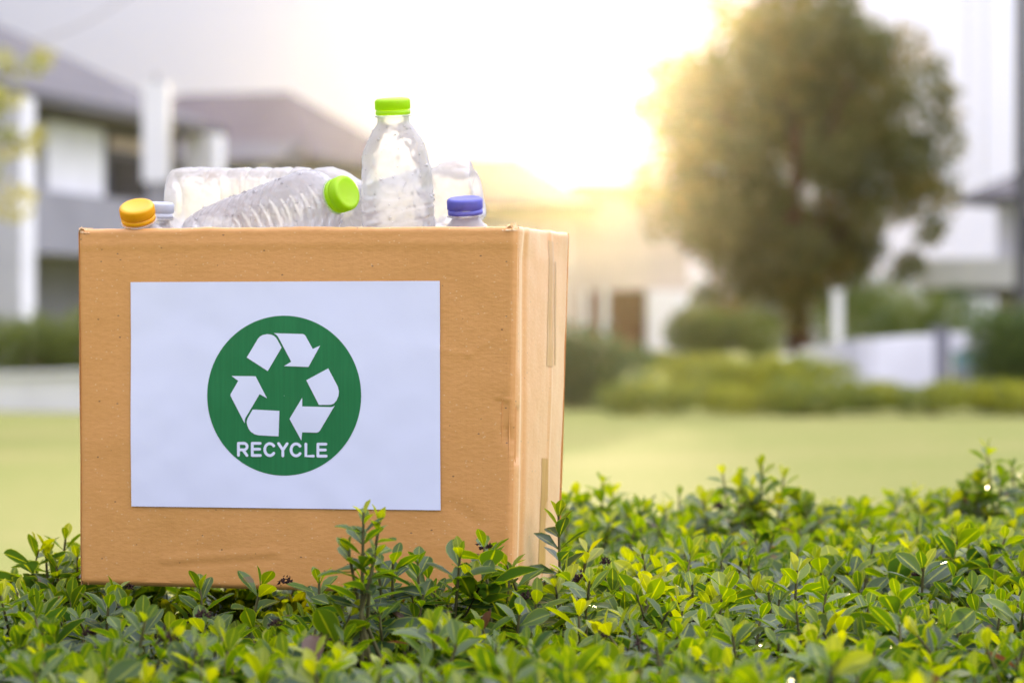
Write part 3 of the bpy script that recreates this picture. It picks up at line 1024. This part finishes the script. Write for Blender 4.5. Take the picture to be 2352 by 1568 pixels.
def stroke(pts, w, off, n=7):
    """round ended pen stroke as one flat ribbon in close-up pixels"""
    pts = [np.array(p, float) for p in pts]
    L, Rr = [], []
    for i, p in enumerate(pts):
        t_ = pts[min(i + 1, len(pts) - 1)] - pts[max(i - 1, 0)]
        t_ /= np.linalg.norm(t_)
        nn = np.array([-t_[1], t_[0]])
        if 0 < i < len(pts) - 1:
            t1 = (p - pts[i - 1]) / np.linalg.norm(p - pts[i - 1])
            k = 1 / max(.5, math.sqrt((1 + float(t1 @ t_)) / 2))
        else:
            k = 1
        L.append(p + nn * w * k); Rr.append(p - nn * w * k)
    def capp(p, q, d):
        v = (p - q) / 2; c = (p + q) / 2
        return [c + v * math.cos(a) + d * w * math.sin(a) for a in np.linspace(0, math.pi, n)[1:-1]]
    d0 = (pts[0] - pts[1]) / np.linalg.norm(pts[0] - pts[1])
    d1 = (pts[-1] - pts[-2]) / np.linalg.norm(pts[-1] - pts[-2])
    poly_pts, Fc = [], []
    for a, b in zip(L, Rr): poly_pts += [a, b]
    m = len(pts)
    for i in range(m - 1): Fc.append((2 * i, 2 * i + 2, 2 * i + 3, 2 * i + 1))
    b = len(poly_pts); c0_ = capp(L[0], Rr[0], d0); poly_pts += c0_
    Fc.append(tuple([0] + list(range(b, b + len(c0_))) + [1]))
    b = len(poly_pts); c1_ = capp(L[-1], Rr[-1], d1); poly_pts += c1_
    Fc.append(tuple([2 * m - 2] + list(range(b, b + len(c1_))) + [2 * m - 1]))
    return [S_front(*uv_of(S_front, *cpx(*p)), off) for p in poly_pts], Fc


def arc(cx, cy_, rx, ry, a0, a1, n=14):
    return [(cx + rx * math.cos(R(a)), cy_ - ry * math.sin(R(a))) for a in np.linspace(a0, a1, n)]


LET = [
    [[(472, 1147), (472, 1235)], [(472, 1147), (510, 1147)] + arc(512, 1171, 24, 24, 88, -88, 9) + [(472, 1195)], [(506, 1196), (535, 1236)]],
    [[(574, 1147), (574, 1236)], [(574, 1147), (632, 1147)], [(574, 1190), (628, 1190)], [(574, 1236), (634, 1236)]],
    [arc(703, 1193, 37, 44, 38, 322, 22)],
    [[(768, 1149), (799, 1196), (799, 1239)], [(831, 1150), (799, 1197)]],
    [arc(897, 1195, 37, 44, 38, 322, 22)],
    [[(969, 1152), (969, 1241), (1024, 1241)]],
    [[(1058, 1153), (1058, 1241)], [(1058, 1153), (1117, 1153)], [(1058, 1196), (1113, 1196)], [(1058, 1241), (1119, 1241)]],
]
for strokes in LET:
    V, Fc = [], []
    for k, s_ in enumerate(strokes):
        v_, f_ = stroke(s_, 10.5, ART + .00006 * k)
        b = len(V); V += v_; Fc += [tuple(i + b for i in f) for f in f_]
    obj('letter', V, Fc, M['paper'], sign)

# ------------------------------------------------------------------ bottles
def revolve(zr, disp, na):
    z, rad = zr
    nz = len(z)
    V = np.zeros((nz, na, 3))
    for i in range(nz):
        for k in range(na):
            ph = 2 * math.pi * k / na
            q = rad[i] + disp(ph, z[i], rad[i])
            V[i, k] = (q * math.cos(ph), q * math.sin(ph), z[i])
    Fc = [(i * na + k, i * na + (k + 1) % na, (i + 1) * na + (k + 1) % na, (i + 1) * na + k) for i in range(nz - 1) for k in range(na)]
    return V, Fc


def make_bottle(label, top, axis, H, prof, rib, cap_mat, seed, dents=(), crumple=.0012, drops=160, spin=0.0, pm='pet', petal=.0):
    """prof: (distance below the cap top, radius) list; rib: (from, to, period, depth, tilt)"""
    axis = Vector(axis).normalized()
    root = empty('plastic_bottle', (0, 0, 0), label, 'bottle', 'empty plastic bottles in the box')
    rot = axis.to_track_quat('Z', 'Y').to_matrix().to_4x4() @ Matrix.Rotation(spin, 4, 'Z')
    pos = Vector(top) - axis * H
    root.matrix_world = Matrix.Translation(pos) @ rot
    WLOC[root] = Vector((0, 0, 0))
    r = np.random.default_rng(seed)
    d = np.array([p[0] for p in prof]); rd = np.array([p[1] for p in prof])
    Rm = rd[-1]
    zb = [(.0060, .0), (.0055, .35), (.0025, .6), (.0003, .78), (.0006, .86), (.004, .955), (.010, .99), (.015, 1.0)]
    z = [q[0] for q in zb]; ra = [q[1] * Rm for q in zb]
    zt = H - .0175
    zz = np.linspace(.017, zt, 120)
    rr = np.interp(H - zz, d, rd)
    for _ in range(2):
        rr[1:-1] = (rr[:-2] + 2 * rr[1:-1] + rr[2:]) / 4
    z = np.array(z + list(zz)); ra = np.array(ra + list(rr))
    so = seed * 3.7

    def disp(ph, z_, r_):
        w = min(1, max(0, (r_ - .018) / .012))
        dd = 0.0
        dc = H - z_
        if rib and rib[0] < dc < rib[1]:
            x = (dc + rib[4] * math.cos(ph)) / rib[2]
            s = abs(math.sin(math.pi * x))
            en = min(1, (dc - rib[0]) / .006, (rib[1] - dc) / .006)
            dd -= rib[3] * (1 - s) ** 4 * en * 1.1
        q = (math.cos(ph) * 2.2, math.sin(ph) * 2.2, z_ * 45 + so)
        dd += w * crumple * 1.3 * mnoise.noise(q)
        q2 = (math.cos(ph) * 5 + so, math.sin(ph) * 5, z_ * 110)
        dd += w * crumple * .9 * (.35 - abs(mnoise.noise(q2)))
        for (p0, z0, sp_, sz, am) in dents:
            dp = (ph - p0 + math.pi) % (2 * math.pi) - math.pi
            dd -= am * math.exp(-(dp / sp_) ** 2 - ((dc - z0) / sz) ** 2)
        if petal and z_ < .03:
            dd -= petal * (.5 + .5 * math.cos(5 * ph)) * (1 - z_ / .03) * (r_ / Rm)
        return dd
    V, Fc = revolve((z, ra), disp, 88)
    obj('bottle_body', V.reshape(-1, 3), Fc, M[pm], root, True, None, True)
    fl = MB().lathe([(.0140, H - .0178), (.0170, H - .0176), (.0176, H - .0170), (.0172, H - .0164), (.0150, H - .0162)], 40)
    fl.obj('neck_ring', M['pet_smooth'], root, True, True)
    if not cap_mat:
        return root
    # knurled cap
    CV, CF = [], []
    na = 84
    rows = [(.0163, .0050, 0), (.0166, .0052, 1), (.0166, .0128, 1), (.0161, .0143, .3), (.0149, .0152, 0), (.0128, .0154, 0), (.0122, .0151, 0), (.0, .0151, 0)]
    for (q, zc, kn) in rows:
        for k in range(na):
            a = 2 * math.pi * k / na
            rad = q + kn * .0010 * (1 if k % 2 else -1) * .5
            CV.append((rad * math.cos(a), rad * math.sin(a), H - .0155 + zc))
    for i in range(len(rows) - 1):
        for k in range(na):
            CF.append((i * na + k, i * na + (k + 1) % na, (i + 1) * na + (k + 1) % na, (i + 1) * na + k))
    cp = obj('cap', CV, CF, M[cap_mat], root, True, None, True)
    MB().lathe([(.0150, H - .0156), (.0166, H - .0155), (.0168, H - .0135), (.0164, H - .0113), (.0155, H - .0110)], 56).obj('tamper_band', M[cap_mat], cp, True, True)
    # water drops on the outside
    if drops:
        DV, DF = [], []
        nz, na_ = V.shape[:2]
        for _ in range(drops):
            i = int(r.integers(10, nz - 6)); k = int(r.integers(0, na_))
            p = Vector(V[i, k])
            n1 = Vector(V[i, (k + 1) % na_]) - Vector(V[i, k - 1]); n2 = Vector(V[i + 1, k]) - Vector(V[i - 1, k])
            nn = n1.cross(n2).normalized()
            a_ = n1.normalized(); b_ = nn.cross(a_)
            s = float(np.clip(r.lognormal(math.log(.0008), .5), .0003, .0019))
            b = len(DV)
            el = r.uniform(1, 1.35)
            for (q, h) in ((1, -.05), (.86, .32), (.5, .56)):
                for m in range(7):
                    an = 2 * math.pi * m / 7
                    DV.append(p + (a_ * math.cos(an) + b_ * math.sin(an) * el) * s * q + nn * s * h)
            DV.append(p + nn * s * .64)
            for rr_ in range(2):
                for m in range(7):
                    DF.append((b + rr_ * 7 + m, b + rr_ * 7 + (m + 1) % 7, b + (rr_ + 1) * 7 + (m + 1) % 7, b + (rr_ + 1) * 7 + m))
            for m in range(7):
                DF.append((b + 14 + m, b + 14 + (m + 1) % 7, b + 21))
        tag(obj('water_drops', DV, DF, M['drop'], root, True, None, True), kind='stuff')
    return root


tall = [(.0, .0152), (.0235, .0152), (.0255, .0170), (.031, .0208), (.040, .0260), (.052, .0305), (.067, .0332), (.080, .0345), (.090, .0349), (.3, .0346)]
short = [(.0, .0130), (.020, .0130), (.0235, .0155), (.031, .0225), (.040, .0285), (.050, .0322), (.060, .0338), (.3, .0338)]
lying = [(.0, .0130), (.019, .0130), (.022, .0165), (.028, .0235), (.036, .0300), (.046, .0345), (.056, .0362), (.3, .0350)]
fat = [(.0, .0130), (.022, .0130), (.035, .021), (.055, .032), (.065, .0345), (.3, .0345)]
make_bottle('clear dented bottle with lime green cap standing upright out of the box', P(901, 226, 2.895), (-.045, -.13, 1), .205, tall, (.090, .19, .0118, .0016, .004), 'cap_green', 1,
            ((4.0, .066, .4, .010, .0018), (5.3, .072, .4, .010, .0020), (4.8, .056, .3, .008, .0014), (5.9, .085, .4, .008, .003), (4.3, .10, .4, .008, .0012)), .0017, 300, 0.0)
make_bottle('clear ribbed bottle lying on its side with its lime green cap facing the viewer', P(800, 441, 2.856), (.145, -.125, .046), .205, lying, (.062, .19, .0135, .0016, .006), 'cap_green', 2,
            ((2.0, .12, .5, .02, .002),), .0009, 280, 0.6)
make_bottle('clear ribbed bottle lying at the back of the box, its base to the left', P(398, 462, 3.052) + Vector((.955, -.24, -.02)).normalized() * .235, (.955, -.24, -.02), .235, fat, (.070, .215, .0215, .0022, .0), None, 3,
            (), .0016, 120, .3, 'pet', .002)
make_bottle('clear crushed bottle lying behind the standing one, base pointing right', P(1097, 434, 2.985) + Vector((-.9, .18, -.22)).normalized() * .205, (-.9, .18, -.22), .205, fat, (.070, .17, .02, .0022, .0), None, 4,
            ((1.0, .19, .5, .02, .006), (2.2, .18, .5, .02, .004)), .0030, 160, .9, 'pet', .005)
make_bottle('clear bottle with violet blue cap upright in the right corner of the box', P(1067, 454, 2.862), (-.05, -.20, 1), .20, short, (.07, .18, .014, .0014, .0), 'cap_blue', 5, (), .0008, 60, 0.0, 'pet_smooth')
make_bottle('clear bottle with orange cap leaning over the left front rim of the box', P(313, 471, 2.900), (-.09, -.48, .87), .20, short, (.07, .18, .014, .0014, .0), 'cap_orange', 6, (), .0008, 30, 0.0, 'pet_smooth')
make_bottle('clear bottle with pale grey cap behind the orange capped one', P(360, 464, 2.965), (.03, -.08, 1), .20, short, (.07, .18, .014, .0014, .0), 'cap_grey', 7, (), .0008, 60, 0.0, 'pet_smooth')

# ------------------------------------------------------------------ foreground hedge
hedge = empty('hedge', (.2, 3.0, 0), 'clipped glossy green hedge in front, carrying the cardboard box', 'hedge')
HR = np.random.default_rng(41)
HT = .737                                              # height of the clipped top


def back_edge(x):
    t_ = min(1, max(0, (x + .50) / .55))
    return 3.12 + (4.17 - 3.12) * (t_ * t_ * (3 - 2 * t_))


def in_box(x, y, m):
    q = Vector((x - FLb.x, y - FLb.y))
    ex = Vector((FRb.x - FLb.x, FRb.y - FLb.y)); L = ex.length; ex /= L
    ey = Vector((BKv.x, BKv.y)) / BD
    a, b = q.dot(ex), q.dot(ey)
    return -m < a < L + m and -m < b < BD + m


def hz(x, y):
    z = HT + .018 * mnoise.noise((x * 5, y * 5, 1.5)) + .022 * mnoise.noise((x * 11, y * 11, 7.5))
    for bx, by, br, bh in BUMPS:
        z += bh * math.exp(-((x - bx) ** 2 + (y - by) ** 2) / br ** 2)
    return z


BUMPS = []
for px, py, Y, br, bh in ((1385, 1160, 3.80, .045, .040), (1745, 1130, 3.86, .075, .062), (1590, 1165, 3.95, .06, .02), (2250, 1150, 3.95, .06, .05), (2330, 1150, 3.95, .07, .03),
                          (1970, 1170, 3.98, .06, .02), (135, 1300, 3.03, .045, .038), (2120, 1440, 2.75, .07, -.045), (1690, 1330, 3.0, .05, -.012), (300, 1390, 2.80, .10, -.036), (520, 1390, 2.77, .10, -.036), (1000, 1380, 2.68, .07, .018), (1170, 1380, 2.68, .07, .024), (1320, 1380, 2.72, .09, .020), (840, 1380, 2.60, .06, .016)):
    q = P(px, py, Y); BUMPS.append((q.x, q.y, br, bh))

# shoots: base position, axis, number of leaf pairs, spacing, size, youth
shoots = []
def add_layer(step, dz, jz, ntier, y0, y1):
    y = y0
    while y < y1:
        xm = y * .175 + .22
        x = -xm
        while x < xm + .1:
            X, Y = x + HR.uniform(-.5, .5) * step, y + HR.uniform(-.5, .5) * step
            x += step
            if Y > back_edge(X) + HR.normal(0, .03):
                continue
            z = hz(X, Y) + dz + HR.normal(0, jz)
            if in_box(X, Y, .012):
                z = min(z, .728 + dz * .6) - .006
            elif in_box(X, Y, .045):
                z = min(z, .748 + HR.uniform(-.01, .012))
            tilt = Vector((HR.normal(0, .28), HR.normal(0, .28), 1)).normalized()
            shoots.append((Vector((X, Y, z)), tilt, int(HR.integers(ntier[0], ntier[1])), HR.uniform(.0085, .014), HR.uniform(.74, 1.2), float(np.clip((HR.beta(1.5, 2.3) * .85 + .22 * mnoise.noise((X * 4, Y * 4, 3.0)) + .10 * min(1, max(0, (Y - 2.7) / .8))), 0, 1))))  # yellower towards the back: backlit sun glow put into the leaf tint
        y += step


add_layer(.0395, 0, .011, (5, 8), 1.8, 4.55)
add_layer(.046, -.045, .012, (4, 6), 1.8, 4.55)
add_layer(.075, -.10, .02, (4, 5), 1.8, 4.5)
n_main = len(shoots)
SPECIAL = [  # pixel of the tip, distance, lean, pairs, spacing, size, youth
    (835, 1168, 2.52, (.02, 0), 10, .0100, .80, .60), (1283, 1172, 2.86, (-.02, .05), 10, .0125, .95, .42), (1122, 1256, 2.725, (-.04, -.05), 5, .014, 1.08, .30),
    (1162, 1290, 2.74, (.35, 0), 4, .012, 1.05, .40), (872, 1185, 2.535, (.16, 0), 5, .0100, .78, .75), (800, 1250, 2.53, (-.2, 0), 4, .010, .8, .6), (862, 1262, 2.51, (.25, 0), 4, .010, .8, .55), (1350, 1255, 2.95, (.20, 0), 5, .013, 1.05, .70),
    (733, 1325, 2.70, (.0, 0), 5, .012, .95, .45), (1385, 1095, 3.80, (.05, 0), 8, .016, 1.0, .6), (1750, 1055, 3.86, (.02, 0), 8, .016, 1.05, .6), (1700, 1085, 3.86, (-.1, 0), 7, .016, 1.0, .5),
    (1800, 1085, 3.88, (.15, 0), 7, .016, 1.0, .5), (1660, 1075, 3.88, (-.15, 0), 6, .016, .9, .7), (1560, 1125, 3.95, (0, 0), 6, .016, 1.0, .4), (2255, 1085, 3.95, (0, 0), 8, .016, .95, .6), (2215, 1115, 3.95, (-.1, 0), 6, .016, .95, .6),
    (105, 1245, 3.02, (-.05, 0), 7, .014, .95, .55), (150, 1225, 3.05, (.1, 0), 7, .014, .95, .4), (130, 1290, 2.96, (-.1, 0), 6, .013, .95, .6), (178, 1265, 2.98, (0, 0), 6, .013, .9, .35),
    (1720, 1265, 3.0, (0, 0), 6, .011, .8, .05), (1830, 1300, 2.78, (.05, 0), 6, .013, 1.1, .6), (1660, 1335, 2.72, (.1, 0), 5, .013, 1.1, .55), (1330, 1400, 2.6, (0, 0), 5, .013, 1.1, .8),
    (460, 1340, 2.74, (-.1, 0), 4, .012, 1.0, .35), (600, 1330, 2.73, (.25, 0), 3, .012, 1.05, .35), (40, 1350, 2.80, (0, 0), 5, .012, 1.0, .6), (260, 1350, 2.78, (.2, 0), 4, .012, 1.0, .5),
]
for px, py, Y, ln, nt, spc, sz, yo in SPECIAL:
    shoots.append((P(px, py + 14, Y), Vector((ln[0], ln[1], 1)).normalized(), nt, spc, sz, yo))

# base leaf shapes (unit length along +Y, upper side +Z)
def leaf_shape(k, na, nl):
    q = np.random.default_rng(100 + k)
    W = q.uniform(.21, .285); fold = q.uniform(.15, .5); curl = q.uniform(.05, .38); tw = q.uniform(-.15, .15); pk = q.uniform(1.15, 1.5)
    wav = q.uniform(0, .02)
    ts = np.array([0, .14, .34, .54, .72, .87, .96, 1.0]) if nl == 8 else np.array([0, .2, .5, .78, 1.0])
    V, at = [], []
    for t_ in ts:
        w = W * max(.05, math.sin(math.pi * min(1, t_ ** pk * .995 + .0)) ** .72) if 0 < t_ < 1 else W * (.10 if t_ == 0 else .09)
        for a in np.linspace(-1, 1, na):
            x = a * w
            zz_ = fold * abs(a) ** 1.3 * w - curl * t_ ** 2 * .5 + wav * math.sin(t_ * 11 + a * 2) * abs(a) + tw * x * t_
            V.append((x, t_ - .03 * curl * t_ ** 3, zz_))
            at.append((0, a, t_))
    nr = len(ts)
    Fc = [(j * na + i, j * na + i + 1, (j + 1) * na + i + 1, (j + 1) * na + i) for j in range(nr - 1) for i in range(na - 1)]
    return np.array(V), np.array(Fc), np.array(at)


NK = 8
HI = [leaf_shape(k, 5, 8) for k in range(NK)]
LO = [leaf_shape(k, 3, 5) for k in range(NK)]
LM, LK, LT, LS = [], [], [], []          # matrices (3x3 scaled), kinds, tints, positions
stem_pts = []
for si, (tip, ax, nt, spc, size, youth_glow) in enumerate(shoots):
    ref = ax.cross(Vector((0, 1, 0))).normalized()
    ref2 = ax.cross(ref)
    az = HR.uniform(0, 2 * math.pi)
    stem_pts.append((tip, ax, nt * spc + .05))
    for k in range(nt):
        fr = k / max(1, nt - 1)
        el = R([30, 54, 68, 78, 86, 90][min(k, 5)]) if nt <= 7 else R([24, 42, 50, 56, 60, 66, 72, 78, 82][min(k, 8)])
        ln = [.017, .026, .031, .033, .034, .033][min(k, 5)] if nt <= 7 else [.015, .021, .027, .030, .031, .031, .031, .031, .031][min(k, 8)]
        pos = tip - ax * (spc * (k * (.72 + .28 * fr)))
        npair = 3 if (k == 0 and HR.random() < .4) else 2
        for j in range(npair):
            a = az + k * math.pi / 2 + j * 2 * math.pi / npair + HR.normal(0, .22)
            e = el + HR.normal(0, .16)
            rad = ref * math.cos(a) + ref2 * math.sin(a)
            l = (ax * math.cos(e) + rad * math.sin(e)).normalized()
            u = (ax * math.sin(e) - rad * math.cos(e)).normalized()
            w = l.cross(u)
            rl = HR.normal(0, .25)
            w2 = w * math.cos(rl) + u * math.sin(rl); u2 = u * math.cos(rl) - w * math.sin(rl)
            s = ln * size * 1.08 * HR.uniform(.85, 1.15)
            ws = HR.uniform(.9, 1.15)
            LM.append(np.array([list(w2 * s * ws), list(l * s), list(u2 * s)]).T)
            LS.append(np.array(pos + rad * .0012))
            LK.append(int(HR.integers(NK)))
            LT.append(float(np.clip(youth_glow * .75 + (.32 if k == 0 else .20 if k == 1 else -.05 * k) + HR.normal(0, .10), 0, 1)) if HR.random() > .004 else -1.0)
LM, LS, LK, LT = np.array(LM), np.array(LS), np.array(LK), np.array(LT)

# which leaves show largest from the camera
quad = np.array([(0, 0, 0), (-.2, .5, .02), (0, 1, -.08), (.2, .5, .02)])
QV = np.einsum('nij,kj->nki', LM, quad) + LS[:, None]
n = len(LS)
allV = QV.reshape(-1, 3)
bvh = BVHTree.FromPolygons([tuple(v) for v in allV], [(4 * i, 4 * i + 1, 4 * i + 2, 4 * i + 3) for i in range(n)])
camp = Vector((0, 0, CAM_H))
ctr = QV[:, (1, 3)].mean(1)
pxs = 1176 + ctr[:, 0] / ctr[:, 1] * F
pys = HORIZON - (ctr[:, 2] - CAM_H) / ctr[:, 1] * F
inv = (pxs > 5) & (pxs < 2347) & (pys < 1562)
pj = np.stack([QV[:, :, 0] / QV[:, :, 1], QV[:, :, 2] / QV[:, :, 1]], -1) * F
d1, d2 = pj[:, 2] - pj[:, 0], pj[:, 3] - pj[:, 1]
area = np.abs(d1[:, 0] * d2[:, 1] - d1[:, 1] * d2[:, 0]) / 2
score = np.zeros(n)
for i in np.where(inv & (area > 250))[0]:
    vis = 0
    for q in (ctr[i], ctr[i] * .5 + QV[i, 2] * .5, ctr[i] * .6 + QV[i, 0] * .4):
        dd = Vector(q) - camp
        L = dd.length
        h = bvh.ray_cast(camp, dd / L, L - .0015)
        if h[0] is None or h[2] == i:
            vis += 1
    score[i] = vis / 3 * area[i]
top = np.argsort(-score)[:300]
is_top = np.zeros(n, bool); is_top[top] = True
NTINT = 6
leaf_me = {}
for i in top:
    key = (LK[i], min(NTINT - 1, int(LT[i] * NTINT)) if LT[i] >= 0 else -NTINT)
    if key not in leaf_me:
        V_, F_, A_ = HI[key[0]]
        A2 = A_.copy(); A2[:, 0] = (key[1] + .5) / NTINT
        leaf_me[key] = make_mesh('leaf', V_, F_, M['leaf'], True, A2)
    o = bpy.data.objects.new('leaf', leaf_me[key])
    COL.objects.link(o)
    o.parent = hedge
    m = Matrix([list(LM[i][0]) + [LS[i][0] - .2], list(LM[i][1]) + [LS[i][1] - 3.0], list(LM[i][2]) + [LS[i][2]], [0, 0, 0, 1]])
    o.matrix_local = m
rest_V, rest_F, rest_A, base_i = [], [], [], 0
for k in range(NK):
    for lod, shp in ((0, LO[k]), (1, HI[k])):
        hi_m = inv & (LS[:, 1] > 2.35) & (LS[:, 1] < 3.35) & (score > 0)
        sel = (LK == k) & ~is_top & (hi_m if lod else ~hi_m)
        c = int(sel.sum())
        if not c: continue
        V_, F_, A_ = shp
        VV = (np.einsum('nij,kj->nki', LM[sel], V_) + LS[sel][:, None]).reshape(-1, 3)
        FF = (F_[None] + (np.arange(c) * len(V_))[:, None, None]).reshape(-1, 4) + base_i
        AA = np.repeat(A_[None], c, 0); AA[:, :, 0] = LT[sel][:, None]
        rest_V.append(VV); rest_F.append(FF); rest_A.append(AA.reshape(-1, 3)); base_i += len(VV)
tag(obj('foliage', np.concatenate(rest_V), np.concatenate(rest_F), M['leaf'], hedge, True, np.concatenate(rest_A)), kind='stuff')
print('hedge leaves', n, 'faces', sum(len(f) for f in rest_F))
mb = MB()
for tip, ax, L in stem_pts:
    mb.tube([tip + ax * .002, tip - ax * L * .55, tip - ax * L + Vector((HR.normal(0, .01), HR.normal(0, .01), -.03))], [.0011, .0016, .002], 4, False)
tag(mb.obj('stems', M['twig'], hedge, True), kind='stuff')
mb = MB()
for k in range(185):
    X, Y = HR.uniform(-.7, .95), HR.uniform(1.85, 4.3)
    if Y > back_edge(X) - .03: continue
    a = HR.uniform(0, 6.28)
    mb.tube([(X, Y, 0), (X + .02 * math.cos(a), Y + .02 * math.sin(a), .25), (X + .07 * math.cos(a), Y + .07 * math.sin(a), .48), (X + .12 * math.cos(a), Y + .12 * math.sin(a), .66)], [.009, .007, .005, .003], 5, False)
tag(mb.obj('branches', M['bark'], hedge, True), kind='stuff')

# dry flower heads: many tiny shrivelled florets on a knob, each head its own part
def seed_head(p, s, sd):
    q = np.random.default_rng(sd)
    V, Fc = [], []
    for k in range(46):
        d = Vector(q.normal(size=3)); d.z = abs(d.z) * .8 - .15; d.normalize()
        a = d.orthogonal().normalized(); b_ = d.cross(a)
        c = Vector(p) + d * s * q.uniform(.35, .95)
        w, L = s * q.uniform(.10, .2), s * q.uniform(.25, .5)
        b = len(V)
        tipd = (d + Vector(q.normal(size=3)) * .5).normalized()
        V += [c + a * w, c + b_ * w, c - a * w, c - b_ * w, c + tipd * L + a * w * .8, c + tipd * L - b_ * w * .8]
        Fc += [(b, b + 1, b + 4), (b + 1, b + 2, b + 5), (b + 2, b + 3, b + 5), (b + 3, b, b + 4), (b + 1, b + 5, b + 4), (b + 3, b + 4, b + 5), (b, b + 3, b + 2, b + 1)]
    return obj('dry_flower_head', V, Fc, M['seed'], hedge)


for k, (px, py, Y, s) in enumerate(((1113, 1257, 2.715, .0075), (1108, 1356, 2.66, .0085), (1213, 1372, 2.64, .008), (1333, 1331, 2.74, .009), (1388, 1292, 2.85, .006), (655, 1338, 2.73, .0065), (388, 1468, 2.33, .010),
                                    (464, 1414, 2.55, .007), (205, 1456, 2.50, .006), (632, 1434, 2.52, .006), (296, 1350, 2.79, .005), (1560, 1493, 2.45, .006), (1470, 1480, 2.45, .006), (1378, 1463, 2.5, .006), (2110, 1320, 3.0, .008), (1650, 1165, 3.7, .008), (60, 1400, 2.7, .005), (740, 1470, 2.4, .006))):
    seed_head(P(px, py, Y), s, 60 + k)

# ------------------------------------------------------------------ thin evening haze round everything
hv = NT('thin evening haze')
vol = hv.node('ShaderNodeVolumePrincipled', {'Color': (1.0, .92, .70, 1), 'Density': HAZE_D, 'Anisotropy': HAZE_G})
hv.l.new(vol.outputs[0], hv.out.inputs['Volume'])
hz_o = MB().box((-152, -62, -1.0), (152, 127, 12.0)).obj('haze', hv.m)
tag(hz_o, kind='stuff')
